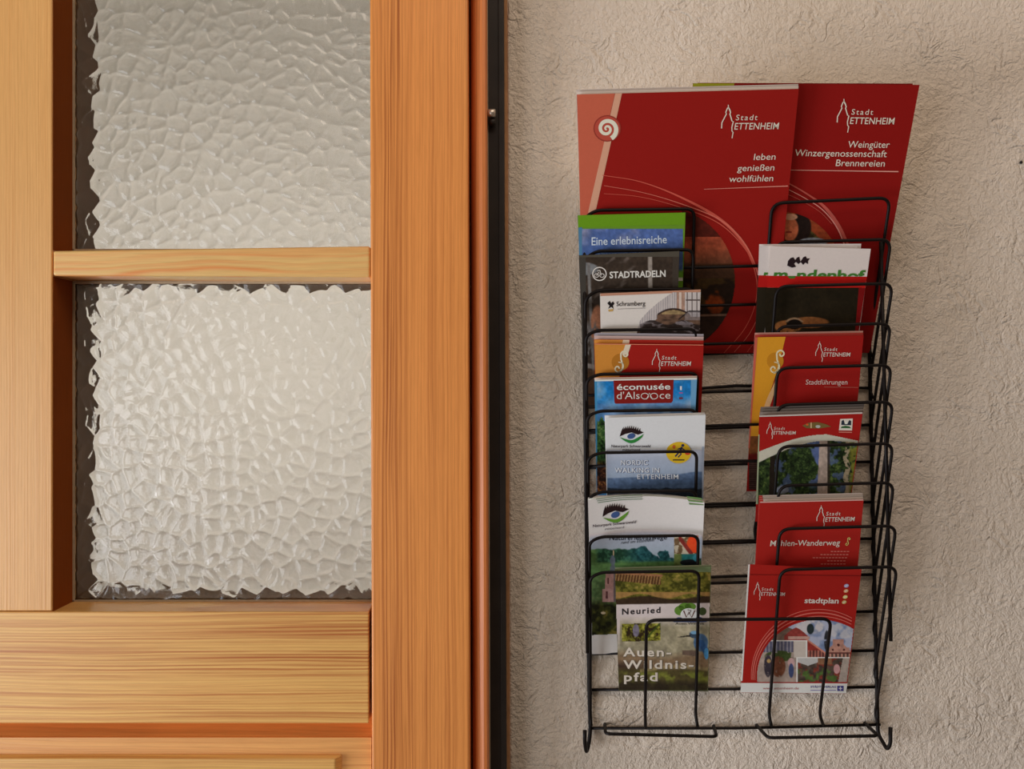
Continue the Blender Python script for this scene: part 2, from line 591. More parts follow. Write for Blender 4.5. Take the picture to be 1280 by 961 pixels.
struct(box('trim_5', XX(631.4, 0), XX(635.8, 0), -0.0015, 0.05, 0.0, 2.17, M['seal'], None, 0.0008, 0.0034))
# little steel pin with its collar
pc = P(615, 142, 0.038)
pin = tube('pin', [pc + Vector((-0.0035, 0.001, 0.0005)), pc + Vector((-0.001, -0.001, 0.0003)), pc + Vector((0.0032, -0.002, 0))], 0.0042, M['steel'], strip, 12)
tube('pin_socket', [pc + Vector((0.0005, 0.008, -0.004)), pc + Vector((0.0005, -0.0005, -0.010))], 0.0036, M['black_steel'], strip, 10)
# small dark nail in the plaster at the right
nb = P(1276, 203, 0.0)
nail = tube('nail', [nb + Vector((0, 0.004, 0)), nb + Vector((0, -0.0012, 0))], 0.0016, M['black_steel'], None, 10)
tag(nail, 'tiny dark nail head in the plaster wall to the right of the brochure rack', 'nail')

# ------------------------------------------------------------------ wire rack
R_TOP = 0.058
rack = empty('brochure_rack', P(910, 935, 0), label='tall black wire brochure rack hanging on the plaster wall beside the door', cat='rack')
WR = 0.0017


def post_x(y, side):
    return (726.5 + (y - 260) * 0.0165) if side < 0 else (1084.5 + (y - 260) * 0.0185)


def wire(name, pts, r=WR, rad=0.0, label=None):
    q = [P(*p) for p in pts]
    if rad: q = fillet(q, rad)
    o = tube(name, q, r, M['wire'], rack)
    if label: o['label'] = label
    return o


# posts with the hooks that curl forward at their feet
wire('post', [(728, 262, 0.004), (731, 500, 0.004), (736.5, 860, 0.004), (738, 912, 0.004), (736, 930, 0.007), (733, 941, 0.014), (731, 928, 0.022), (731, 913, 0.024)], 0.0021, 0.006)
wire('post', [(1085, 300, 0.004), (1087, 440, 0.004), (1096, 860, 0.004), (1097.5, 917, 0.004), (1109, 937, 0.022), (1113, 930, 0.026), (1113, 909, 0.026)], 0.0021, 0.005)
# the two front uprights that tie the pocket frames together
wire('front_upright', [(730, 268, 0.050), (731.5, 500, 0.050), (734.5, 816, 0.046)], 0.0019)
wire('front_upright', [(1101, 302, 0.048), (1107, 540, 0.048), (1113.5, 801, 0.046)], 0.0020)
# back wires
for yl, yg, yr in ((350, 343, 341), (399, 392, 390), (447, 441, 438), (496, 482, 485), (541, 534, 531), (585, 580, 577), (635, 629, 627.5), (681, 676, 673),
                   (727, 720, 718), (773, 767, 764), (817, 815, 813), (862, 861, 858.5), (910, 910, 905.5)):
    wire('back_wire', [(post_x(yl, -1), yl, 0.003), (920, yg, 0.003), (post_x(yr, 1) + (4 if yr > 900 else 1), yr, 0.003)], 0.0016)
# shelf wires in the gap, further forward
for yl, yg, yr, d, x1 in ((338, 333, 331, 0.040, 960), (386, 381, 379, 0.028, 960), (434, 429, 427, 0.016, 960), (494, 489, 487, 0.012, 960),
                          (538, 531, 529, 0.036, 962), (583, 576, 575, 0.036, 962), (637, 632, 630, 0.014, 960), (683, 678, 676, 0.012, 960), (733, 728, 726, 0.012, 955)):
    wire('shelf_wire', [(post_x(yl, -1) + 2, yl, d), (920, yg, d), (x1, yr + 1, d)], 0.0016)

LT = [262, 313, 362, 412, 467, 513, 565, 614, 670, 714.5]
RT = [248, 300, 355, 405, 457, 503, 555, 604, 658, 709]
LTX = [868, 867, 868, 870, 872, 871, 871, 870, 873, 874]
RTX = [1113, 1114, 1116, 1113.5, 1114.5, 1116.5, 1116.5, 1117.5, 1120.5, 1121.5]
for k in range(10):
    y = LT[k]; yb = min(y + 184, 893)
    xl = post_x(y, -1) + 3.5; xlb = post_x(yb, -1) + 1
    xr = LTX[k]
    yr = y - 1.0
    yt = y + (5 if k < 3 else 1.5)
    wire('pocket_frame', [(xlb + 1, yb + 14, 0.008), (xlb, yb, 0.002), (xl, yt + 6, R_TOP), (xl + 14, y + 0.8, R_TOP), (xr, yr, R_TOP), (xr - 4.5, yb, 0.002), (xr - 2, yb + 15, 0.008)], WR, 0.009)
for k in range(10):
    y = RT[k]; yb = min(y + 184, 893)
    xr = RTX[k]; xrb = post_x(yb, 1) - 2.5
    xl = 969 + 0.7 * k
    if k == 0: xl = 965
    xlb = 640 + (xl - 640) * 0.958
    if k == 5: xlb = 943; yb = 664
    dl = 6 if k == 0 else 3.0
    wire('pocket_frame', [(xlb + 3, yb + 14, 0.008), (xlb, yb, 0.002), (xl, y + dl, R_TOP), (xr, y - 1, R_TOP), (xrb, min(y + 184, 893), 0.002), (xrb + 5, min(y + 184, 893) + 14, 0.008)], WR, 0.012)
# low frame spanning both columns
wire('front_frame', [(807, 910, 0.006), (806.5, 893, 0.012), (808, 775, 0.036 + 0.035), (1039, 773, 0.071), (1024.5, 893, 0.012), (1029, 906, 0.006)], WR, 0.011)
# lips at the foot
wire('foot_lip', [(756, 905, 0.0), (757, 917, 0.028), (896, 920.5, 0.028), (892, 907, 0.0)], 0.0018, 0.006)
wire('foot_lip', [(945.5, 906, 0.0), (960, 922, 0.032), (1098, 919.5, 0.032), (1080.5, 903.5, 0.0)], 0.0018, 0.006)


# ------------------------------------------------------------------ numpy painting helpers
def vnoise(X, Y, s, seed):
    X = X / s; Y = Y / s
    xi = np.floor(X).astype(int); yi = np.floor(Y).astype(int)
    fx = X - xi; fy = Y - yi
    fx = fx * fx * (3 - 2 * fx); fy = fy * fy * (3 - 2 * fy)

    def hsh(a, b_):
        v = np.sin(a * 127.1 + b_ * 311.7 + seed * 74.7) * 43758.5453
        return v - np.floor(v)
    return (hsh(xi, yi) * (1 - fx) + hsh(xi + 1, yi) * fx) * (1 - fy) + (hsh(xi, yi + 1) * (1 - fx) + hsh(xi + 1, yi + 1) * fx) * fy


def fbm(X, Y, s, seed, o=3):
    r = 0; a = 0.5; t = 0
    for k in range(o):
        r = r + a * vnoise(X, Y, s / (2 ** k), seed + k * 3); t += a; a *= 0.55
    return r / t


def C3(c): return np.array(c, dtype=float)


def lerp(img, mask, c):
    m_ = np.clip(mask, 0, 1)[..., None]
    return img * (1 - m_) + C3(c) * m_


def step(a, w_=1.0): return np.clip(a / w_ + 0.5, 0, 1)


def blob(X, Y, cx, cy, rx, ry): return step(1 - np.hypot((X - cx) / rx, (Y - cy) / ry), 0.15)


def fill(X, c): return np.ones(X.shape + (3,)) * C3(c)


def foliage(X, Y, dark, mid_, light, s, seed):
    n = 0.6 * fbm(X, Y, s * 0.75, seed, 5) + 0.4 * fbm(X, Y, s * 0.25, seed + 50, 2)
    img = fill(X, dark)
    img = lerp(img, step(n - 0.45, 0.12), mid_)
    return lerp(img, step(n - 0.62, 0.10), light)


def smooth(pts, n=10):
    """Catmull-Rom through 2D points"""
    p = [np.array(q, float) for q in pts]
    p = [2 * p[0] - p[1]] + p + [2 * p[-1] - p[-2]]
    out = []
    for i in range(1, len(p) - 2):
        for k in range(n):
            t = k / n
            out.append(0.5 * (2 * p[i] + (p[i + 1] - p[i - 1]) * t + (2 * p[i - 1] - 5 * p[i] + 4 * p[i + 1] - p[i + 2]) * t * t
                              + (3 * p[i] - p[i - 1] - 3 * p[i + 1] + p[i + 2]) * t ** 3))
    out.append(p[-2])
    return [tuple(q) for q in out]


# ------------------------------------------------------------------ leaflets
class Sheet:
    """a folded leaflet: four photo-frame corners give its edges, d_top and d_bot its real distance from the wall"""
    def __init__(s, tl, tr, br, bl, d_top, d_bot, bow=0.0, arc=0.0):
        s.c = [np.array(q, float) for q in (tl, tr, br, bl)]
        s.yt, s.yb = tl[1], bl[1]
        s.dt, s.db, s.bow, s.arc = d_top, d_bot, bow, arc

    def uv(s, u, v):
        tl, tr, br, bl = s.c
        p = (tl * (1 - u) + tr * u) * (1 - v) + (bl * (1 - u) + br * u) * v
        p = p + np.array((0, -s.arc * 4 * u * (1 - u) * (1 - v)))
        return p

    def depth(s, x, y):
        t = (y - s.yt) / (s.yb - s.yt)
        i0, i1 = 1 / (DIST - s.dt), 1 / (DIST - s.db)
        d = DIST - 1 / (i0 * (1 - t) + i1 * t)
        if s.bow:
            cx0 = s.c[0][0] * (1 - t) + s.c[3][0] * t
            cx1 = s.c[1][0] * (1 - t) + s.c[2][0] * t
            u = np.clip((x - cx0) / (cx1 - cx0), 0, 1)
            d = d + s.bow * 4 * u * (1 - u)
        return d

    def P(s, x, y, lift=0.0):
        d = s.depth(x, y) + lift
        return P(x, y, d)


ALL = []


class Leaflet:
    def __init__(s, name, label, cat, sheet, base, thick=0.002, group=None, nu=10, nv=10):
        s.sh = sheet
        c0 = sheet.uv(0.5, 1.0)
        s.root = empty(name, sheet.P(c0[0], c0[1], -thick), label=label, cat=cat, group=group)
        s.arts = {}
        # pages block and cover shell
        for nm, mat, l0, l1, ins in (('pages', M['pages'], -thick, -0.0003, 0.6), ('cover', M['print'], -0.00025, 0.0, 0.0)):
            V, Fc = [], []
            for lay in (l0, l1):
                for j in range(nv + 1):
                    for i in range(nu + 1):
                        u, v = i / nu, j / nv
                        p = sheet.uv(u, v)
                        cx = p[0] + (ins if i == 0 else (-ins if i == nu else 0))
                        cy = p[1] + (ins if j == 0 else (-ins if j == nv else 0))
                        V.append(sheet.P(cx, cy, lay))
            n1 = (nu + 1) * (nv + 1)
            ix = lambda i, j, L: L * n1 + j * (nu + 1) + i
            for j in range(nv):
                for i in range(nu):
                    Fc.append((ix(i, j, 1), ix(i, j + 1, 1), ix(i + 1, j + 1, 1), ix(i + 1, j, 1)))
                    Fc.append((ix(i, j, 0), ix(i + 1, j, 0), ix(i + 1, j + 1, 0), ix(i, j + 1, 0)))
            for i in range(nu):
                Fc.append((ix(i, 0, 0), ix(i, 0, 1), ix(i + 1, 0, 1), ix(i + 1, 0, 0)))
                Fc.append((ix(i, nv, 0), ix(i + 1, nv, 0), ix(i + 1, nv, 1), ix(i, nv, 1)))
            for j in range(nv):
                Fc.append((ix(0, j, 0), ix(0, j + 1, 0), ix(0, j + 1, 1), ix(0, j, 1)))
                Fc.append((ix(nu, j, 0), ix(nu, j, 1), ix(nu, j + 1, 1), ix(nu, j + 1, 0)))
            o = mesh_obj(nm, V, Fc, mat, s.root)
            if nm == 'cover':
                ca = o.data.color_attributes.new('Col', 'FLOAT_COLOR', 'POINT')
                c = ink(base)
                ca.data.foreach_set('color', np.tile([c[0], c[1], c[2], 1.0], len(V)))
        s.n = 0

    # --- accumulating printed art
    def _acc(s, part):
        if part != 'emblem':
            s.n += 1
        return s.arts.setdefault((part, s.n if part != 'emblem' else getattr(s, 'eg', 0)), {'v': [], 'f': [], 'c': [], 'n': 0})

    def _add(s, part, pts, faces, col, lift):
        a = s._acc(part)
        c = ink(col)
        a['v'] += [s.sh.P(x, y, lift) for x, y in pts]
        a['f'] += [tuple(i + a['n'] for i in f) for f in faces]
        a['c'] += [(c[0], c[1], c[2], 1.0)] * len(pts)
        a['n'] += len(pts)

    def poly(s, pts, col, lift=0.00015, part='artwork'):
        tri = tessellate_polygon([[Vector((x, y, 0)) for x, y in pts]])
        s._add(part, pts, [tuple(t) for t in tri], col, lift)

    def rect(s, x0, y0, x1, y1, col, lift=0.00015, part='artwork', slope=0.0):
        s.poly([(x0, y0), (x1, y0 + slope * (x1 - x0)), (x1, y1 + slope * (x1 - x0)), (x0, y1)], col, lift, part)

    def ell(s, cx, cy, rx, ry, col, lift=0.0002, part='artwork', rot=0.0, n=28):
        cr, sr = math.cos(rot), math.sin(rot)
        s.poly([(cx + rx * math.cos(a) * cr - ry * math.sin(a) * sr, cy + rx * math.cos(a) * sr + ry * math.sin(a) * cr)
                for a in [2 * math.pi * k / n for k in range(n)]], col, lift, part)

    def stroke(s, pts, wd, col, lift=0.0003, part='artwork', sm=0):
        if sm: pts = smooth(pts, sm)
        n = len(pts)
        V, Fc = [], []
        for i, (x, y) in enumerate(pts):
            x0, y0 = pts[max(i - 1, 0)]; x1, y1 = pts[min(i + 1, n - 1)]
            L = math.hypot(x1 - x0, y1 - y0) or 1
            nx_, ny_ = -(y1 - y0) / L, (x1 - x0) / L
            w_ = wd(i / (n - 1)) if callable(wd) else wd
            V += [(x + nx_ * w_ / 2, y + ny_ * w_ / 2), (x - nx_ * w_ / 2, y - ny_ * w_ / 2)]
            if i: Fc.append((2 * i - 2, 2 * i - 1, 2 * i + 1, 2 * i))
        s._add(part, V, Fc, col, lift)

    def text(s, body, x, y, wpx, hpx, col, slant=0.0, slope=0.0, bold=0.0, lift=0.0004, part='lettering', space=1.0, clip=None):
        """x, y: left end of the base line; wpx, hpx: width of the line and height of a capital"""
        cu = bpy.data.curves.new('t', 'FONT')
        cu.body = body
        cu.resolution_u = 3
        cu.offset = bold
        cu.space_character = space
        to = bpy.data.objects.new('t', cu)
        COL.objects.link(to)
        me = bpy.data.meshes.new_from_object(to)
        bpy.data.objects.remove(to)
        co = np.empty(len(me.vertices) * 3)
        me.vertices.foreach_get('co', co)
        co = co.reshape(-1, 3)
        fc = [tuple(p.vertices) for p in me.polygons]
        bpy.data.meshes.remove(me)
        bpy.data.curves.remove(cu)
        mn, mx = co[:, 0].min(), co[:, 0].max()
        sx = wpx / (mx - mn)
        sy = hpx / 0.70
        tx = (co[:, 0] - mn) * sx + slant * co[:, 1] * sy
        ty = co[:, 1] * sy
        pts = np.stack([x + tx, y - ty + slope * tx], -1)
        if clip is not None:
            pts[:, 1] = np.minimum(pts[:, 1], clip)
        s._add(part, [tuple(q) for q in pts], fc, col, lift)

    def photo(s, x0, y0, x1, y1, fn, cell=0.7, lift=0.0001, part='photo_print'):
        nx, ny = max(2, int((x1 - x0) / cell)), max(2, int((y1 - y0) / cell))
        xs = np.linspace(x0, x1, nx + 1); ys = np.linspace(y0, y1, ny + 1)
        X, Y = np.meshgrid(xs, ys, indexing='ij')
        res = fn(X, Y)
        img, mask = res if isinstance(res, tuple) else (res, None)
        d = s.sh.depth(X, Y) + lift
        k = (DIST - d) / F
        V = np.stack([(X - 640) * k, -d, ZC + (480.5 - Y) * k], -1).reshape(-1, 3)
        g_ = np.clip((165 - img.mean(-1)) / 50, 0.12, 1)
        img = img * (1 + g_ * 0.32 * (fbm(X, Y, 3.2, 77, 2) - 0.5))[..., None]
        c = ink(np.clip(img, 0, 255)).reshape(-1, 3)
        idx = np.arange((nx + 1) * (ny + 1)).reshape(nx + 1, ny + 1)
        q = np.stack([idx[:-1, :-1], idx[:-1, 1:], idx[1:, 1:], idx[1:, :-1]], -1).reshape(-1, 4)
        if mask is not None:
            mk = mask.reshape(-1)
            q = q[mk[q].all(1)]
        me = bpy.data.meshes.new(part)
        me.vertices.add(len(V)); me.vertices.foreach_set('co', V.reshape(-1))
        me.loops.add(len(q) * 4); me.loops.foreach_set('vertex_index', q.reshape(-1).astype(np.int32))
        me.polygons.add(len(q)); me.polygons.foreach_set('loop_start', np.arange(0, len(q) * 4, 4, dtype=np.int32))
        me.update(calc_edges=True)
        ca = me.color_attributes.new('Col', 'FLOAT_COLOR', 'POINT')
        ca.data.foreach_set('color', np.hstack([c, np.ones((len(c), 1))]).reshape(-1))
        me.materials.append(M['print'])
        o = bpy.data.objects.new(part, me)
        link(o, s.root)
        o.matrix_parent_inverse = Matrix.Translation(-Vector(s.root.location))
        return o

    def done(s):
        for (part, _), a in s.arts.items():
            o = mesh_obj(part, a['v'], a['f'], None, s.root)
            me = o.data
            if len(me.vertices) == len(a['c']):
                ca = me.color_attributes.new('Col', 'FLOAT_COLOR', 'POINT')
                ca.data.foreach_set('color', np.array(a['c']).reshape(-1))
            me.materials.append(M['print'])
        s.arts = {}
        ALL.append(s)
        return s


def tower_logo(L, x, y, sc, col, slope=0.0, lift=0.0004):
    """the town mark: a spire drawn in two strokes and the two words beside it; x, y = top left"""
    L.eg = getattr(L, 'eg', 0) + 1

    def T(px, py):
        return (x + (px - 902) * sc, y + (py - 132) * sc + slope * (px - 902) * sc)
    L.stroke([T(902, 161), T(902.3, 154), T(908, 143), T(907.2, 141), T(909, 136.5), T(910.5, 134.5)], max(1.3 * sc, 0.75), col, lift, 'emblem')
    L.stroke([T(910.3, 134.5), T(912.2, 138), T(913.2, 141.5), T(912.4, 143), T(915, 152), T(916.6, 152.6), T(914.8, 160), T(915, 164.5), T(916.4, 166), T(915, 173.5)],
             lambda t: max((1.6 - 0.5 * t) * sc, 0.8), col, lift, 'emblem')
    L.stroke([T(910.4, 131.5), T(910.4, 136)], max(1.0 * sc, 0.6), col, lift, 'emblem')
    a = T(919.5, 151)
    L.text('Stadt', a[0], a[1], 27 * sc, 7 * sc, col, 0.18, slope, 0.0, lift, 'lettering', 1.25)
    a = T(917.8, 162.6)
    L.text('ETTENHEIM', a[0], a[1], 55 * sc, 8.3 * sc, col, 0.16, slope, 0.004, lift, 'lettering', 1.02)


def flourish(L, cx, cy, sc, col, lift=0.0004, part='emblem'):
    """an f-hole shaped scroll"""
    L.eg = getattr(L, 'eg', 0) + 1

    def sp(x0, y0, r0, r1, a0, a1, n=18):
        return [(x0 + (r0 + (r1 - r0) * k / n) * math.cos(a0 + (a1 - a0) * k / n), y0 + (r0 + (r1 - r0) * k / n) * math.sin(a0 + (a1 - a0) * k / n)) for k in range(n + 1)]
    top = sp(cx + 3.2 * sc, cy - 9.5 * sc, 1.2 * sc, 5.2 * sc, math.radians(200), math.radians(-180))
    L.stroke(top + [(cx - 1.6 * sc, cy - 3 * sc), (cx + 0.2 * sc, cy + 3 * sc)], 1.9 * sc, col, lift, part)
    bot = sp(cx - 5.6 * sc, cy + 8 * sc, 1.2 * sc, 5.4 * sc, math.radians(20), math.radians(-360))
    L.stroke([(cx + 0.2 * sc, cy + 2 * sc), (cx + 0.6 * sc, cy + 6 * sc), (cx - 1.5 * sc, cy + 10.5 * sc), (cx - 5.6 * sc, cy + 13.2 * sc)], 2.2 * sc, col, lift, part, 5)
    L.stroke(bot, 1.7 * sc, col, lift, part)
    L.stroke([(cx - 5 * sc, cy), (cx + 0.5 * sc, cy + 1.2 * sc)], 1.0 * sc, col, lift, part)


def eye_logo(L, cx, cy, sc, rot, green, lift=0.0004):
    L.eg = getattr(L, 'eg', 0) + 1

    def T(px, py):
        c, s_ = math.cos(rot), math.sin(rot)
        return (cx + (px * c - py * s_) * sc, cy + (px * s_ + py * c) * sc)
    brow = [(-15, 2.5), (-13, -4)]
    for k in range(9):
        x = -11.5 + k * 2.6
        yy = -5.5 - 3.2 * math.sin((k + 1) / 9.5 * math.pi) + (0.12 * k)
        brow += [(x - 0.6, yy + 0.6), (x + 1.5, yy - 3.2), (x + 1.4, yy + 0.6)]
    brow += [(15, -2.2), (8, 0.2), (0, -2.6), (-8, -0.6)]
    L.poly([T(*q) for q in brow], (38, 24, 24), lift, 'emblem')
    low = smooth([(-15, 3.5), (-7, 6.0), (0, 7.0), (8, 3.5), (15, -0.6)], 5) + smooth([(13, 3.5), (7, 8.5), (0, 11), (-7, 9), (-15, 3.5)], 5)
    L.poly([T(*q) for q in low], green, lift, 'emblem')
    c = T(-0.5, 2.0)
    L.ell(c[0], c[1], 5.0 * sc, 3.4 * sc, (58, 78, 120), lift, 'emblem', rot - 0.25)


def pocket_d(ytop, y):
    return 0.002 + R_TOP * (ytop + 184 - y) / 184 * 0.97 - 0.0065


def leaf_sheet(tl, tr, br, bl, yk, back=0.0, **kw):
    return Sheet(tl, tr, br, bl, pocket_d(yk, tl[1]) - back, max(pocket_d(yk, bl[1]) - back, 0.0055), **kw)


def copies(name, label_fmt, cat, sheet, offs, base, group, back0, dstep, thick=0.0015, dx=0.0):
    """further copies standing behind the front leaflet, each peeping out above it"""
    for i, dy in enumerate(offs):
        c = sheet.c
        sx = dx * (i + 1)
        sh = Sheet((c[0][0] + sx, c[0][1] - dy), (c[1][0] + sx, c[1][1] - dy), (c[2][0], c[2][1] - 0.5), (c[3][0], c[3][1] - 0.5),
                   sheet.dt - back0 - dstep * i, max(sheet.db - back0 - dstep * i, 0.0052 - 0.0005 * i), sheet.bow, sheet.arc)
        b_ = base[i] if isinstance(base, list) else base
        Leaflet(name, label_fmt[i], cat, sh, b_, thick, group, 8, 6).done()


RED = (128, 22, 17)
WHT = (205, 188, 172)

# ---- magazine, left ------------------------------------------------------------------------
ms = Sheet((721, 118), (998.5, 111), (966, 441), (731, 443), 0.088, 0.0065)
L = Leaflet('magazine', 'large red magazine lettered leben, tallest brochure in the top left pocket', 'magazine', ms, RED, 0.0025, None, 12, 14)
L.poly([(721.3, 118), (768.5, 116.8), (736.5, 262), (731, 443), (729.8, 400), (725, 260)], (172, 84, 62), 0.00012)
L.poly([(769, 116.8), (777.5, 116.6), (744, 266), (735, 266)], (186, 138, 112), 0.0002)
L.ell(759, 160.5, 17.2, 16.6, (128, 48, 38), 0.00026)
L.ell(759, 160.5, 15.8, 15.2, (160, 66, 52), 0.00032)
sp = []
for k in range(70):
    t = k / 69
    a = math.radians(-636 + 700 * t)
    r = 0.9 + 12.3 * t ** 1.3
    sp.append((758.4 + r * math.cos(a), 161 + r * math.sin(a)))
L.stroke(sp[:], lambda t: 1.6 + 4.2 * t, (206, 192, 172), 0.00042, 'emblem')
tower_logo(L, 902, 131.5, 1.0, WHT, -0.01)
L.text('leben', 942, 200, 27, 8.0, WHT, 0.16, -0.02)
L.text('genießen', 921.5, 214, 46, 8.0, WHT, 0.16, -0.02)
L.text('wohlfühlen', 911, 227.5, 55, 8.0, WHT, 0.16, -0.02)
L.stroke([(880, 236.5), (985, 232.5)], lambda t: 0.5 + 0.7 * t, (190, 120, 105), 0.0003)
SW = (176, 74, 60)
c1 = [(753, 219), (800, 227), (850, 246), (900, 274), (930, 306), (945, 345), (944, 380), (930, 412), (905, 441)]
c2 = [(755, 232), (805, 241), (855, 256), (902, 276), (933, 308), (949, 350), (950, 385), (938, 415), (918, 440)]
c3 = [(755, 242), (800, 246), (850, 259), (900, 280), (935, 316), (955, 360), (957, 395), (948, 420), (934, 440)]
L.stroke(c1, lambda t: 0.8 + 3.0 * math.exp(-((t - 0.4) / 0.18) ** 2), SW, 0.00028, sm=10)
L.stroke(c2, lambda t: 0.6 + 1.4 * math.exp(-((t - 0.45) / 0.2) ** 2), (186, 96, 80), 0.00034, sm=10)
L.stroke(c3, lambda t: 0.6 + 0.8 * math.exp(-((t - 0.45) / 0.2) ** 2), SW, 0.0004, sm=10)


def leben_photo(X, Y):
    r = np.hypot(X - 826, Y - 351)
    img = fill(X, (74, 26, 18))
    t = np.clip((Y - 297) / 34, 0, 1)[..., None]
    sky = C3((150, 66, 44)) * (1 - t) + C3((92, 54, 36)) * t
    sky = sky * (0.82 + 0.36 * fbm(X, Y * 3, 30, 3))[..., None]
    img = np.where((Y > 296)[..., None], sky, img)
    img = lerp(img, step(Y - 330, 3), (62, 40, 26))
    n = fbm(X, Y, 14, 9, 4)
    img = lerp(img, step(Y - 348, 3), (34, 23, 16))
    img = lerp(img, step(Y - 348) * step(n - 0.5, 0.15) * 0.8, (62, 44, 20))
    img = lerp(img, blob(X, Y, 894, 378, 12, 15) * step(n - 0.46, 0.2), (120, 52, 22))
    img = lerp(img, step(Y - 392, 2), (42, 30, 24))
    img = lerp(img, step(1.3 - np.abs(Y - 394 + (X - 880) * 0.02), 1), (118, 88, 72))
    return img, (r < 93) & (X > 852) & (Y < 439.5)


L.photo(850, 258, 921, 440, leben_photo, 0.8, 0.00016)
L.done()
copies('magazine', ['pale edge of a magazine copy right behind the large red one lettered leben', 'pale edge of the rearmost magazine copy behind the one lettered leben'],
       'magazine', ms, [3.4, 6.0], [(186, 172, 160), (170, 156, 146)], 'magazines in the top left pocket', 0.003, 0.0018, 0.0012, -0.3)

# ---- magazine, right -----------------------------------------------------------------------
rs = Sheet((866, 104), (1149.5, 106), (1087, 441), (852, 441), 0.078, 0.0055)
rs.dt -= 0.0
L = Leaflet('magazine', 'large red magazine lettered Weingüter Winzergenossenschaft, leaning right in the top right pocket', 'magazine', rs, (120, 18, 15), 0.0022, None, 12, 14)
L.poly([(866.3, 104.2), (918, 104.4), (905, 160), (864, 160)], (140, 140, 34), 0.00012)
tower_logo(L, 1046.5, 124, 1.0, WHT, 0.012)
L.text('Weingüter', 1059.5, 184.5, 52, 8.4, WHT, 0.17, 0.006)
L.text('Winzergenossenschaft', 993, 195, 115, 8.4, WHT, 0.17, 0.012)
L.text('Brennereien', 1044.5, 207.5, 61, 8.4, WHT, 0.17, 0.012)
L.stroke([(985, 212.5), (1123, 214.5)], lambda t: 0.6 + 0.7 * min(1, 3 * t), (196, 140, 126), 0.0003)
c1 = [(980, 226), (1005, 240), (1030, 258), (1048, 282), (1062, 310)]
c2 = [(980, 234), (1005, 247), (1028, 262), (1046, 284), (1058, 312)]
L.stroke(c1, lambda t: 1.5 + 3.2 * math.exp(-((t - 0.7) / 0.3) ** 2), (164, 74, 64), 0.0003, sm=8)
L.stroke(c2, lambda t: 0.8 + 0.9 * t, (190, 120, 108), 0.0004, sm=8)
L.stroke([(980, 241), (1000, 250), (1024, 264), (1040, 280)], 1.0, (150, 60, 50), 0.0003, sm=8)


def woman(X, Y):
    r = np.hypot(X - 975, (Y - 342))
    img = fill(X, (44, 34, 18))
    n = fbm(X, Y, 6, 5, 3)
    img = lerp(img, step(n - 0.5, 0.1), (74, 66, 32))
    img = lerp(img, step(r - 66, 2), (130, 56, 30))
    img = lerp(img, blob(X, Y, 1000, 284, 14, 18), (30, 20, 16))
    img = lerp(img, blob(X, Y, 987, 286, 11, 15), (158, 84, 54))
    img = lerp(img, blob(X, Y, 986, 290, 4, 1.5), (110, 40, 30))
    img = lerp(img, blob(X, Y, 988, 271, 9, 4), (176, 128, 100))
    img = lerp(img, blob(X, Y, 1016, 303, 18, 6), (120, 126, 132))
    return img, (r < 78) & (X > 981)


L.photo(980, 262, 1052, 312, woman, 0.6, 0.00016)
L.done()
rs2 = Sheet((872, 103.5), (1141, 104.4), (1082, 441), (856, 441), 0.074, 0.0035)
Leaflet('magazine', 'dark red magazine copy showing only a sliver above the one lettered Weingüter', 'magazine', rs2, (110, 20, 16), 0.0015, None, 8, 8).done()

# ---- left column ---------------------------------------------------------------------------
# pocket 2: green and blue leaflet
s2 = leaf_sheet((722, 269), (857, 265.5), (850, 452), (730, 455), 313)
L = Leaflet('brochure', 'leaflet with green top band over blue sky lettered Eine erlebnisreiche', 'brochure', s2, (92, 128, 36), 0.0025)
L.rect(722.6, 269.2, 856.5, 284, (92, 134, 24), 0.00014, slope=-0.025)


def sky2(X, Y):
    t = np.clip((Y - 285) / 65, 0, 1)[..., None]
    img = C3((72, 92, 140)) * (1 - t) + C3((62, 84, 128)) * t
    img = img * (0.9 + 0.2 * fbm(X, Y, 30, 2))[..., None]
    img = lerp(img, np.clip((fbm(X, Y, 26, 4) - 0.42) * 2.4, 0, .75) * blob(X, Y, 762, 300, 40, 24), (140, 134, 148))
    img = lerp(img, step(Y - 338, 4), (84, 124, 38))
    img = lerp(img, step(Y - 347, 1), (190, 178, 168))
    return img, (Y < 352)


L.photo(727.5, 286, 853.5, 352, sky2, 1.0, 0.00018)
L.poly([(723, 284.5), (727.5, 284), (730.5, 352), (724.5, 352)], (70, 110, 138), 0.00016)
L.text('Eine erlebnisreiche', 739.5, 306.5, 94, 10.0, (182, 190, 206), 0.0, -0.028, 0.008)
L.text('Schwarzwaldzeit', 740, 323, 86, 9.0, (104, 128, 158), 0.0, -0.03, 0.0)
L.done()

# pocket 3: Stadtradeln
s3 = leaf_sheet((723.5, 319), (849.5, 313.5), (841, 508), (731, 511), 362)
L = Leaflet('brochure', 'dark photo leaflet with white circled cyclist mark lettered STADTRADELN', 'brochure', s3, (52, 42, 34), 0.002)


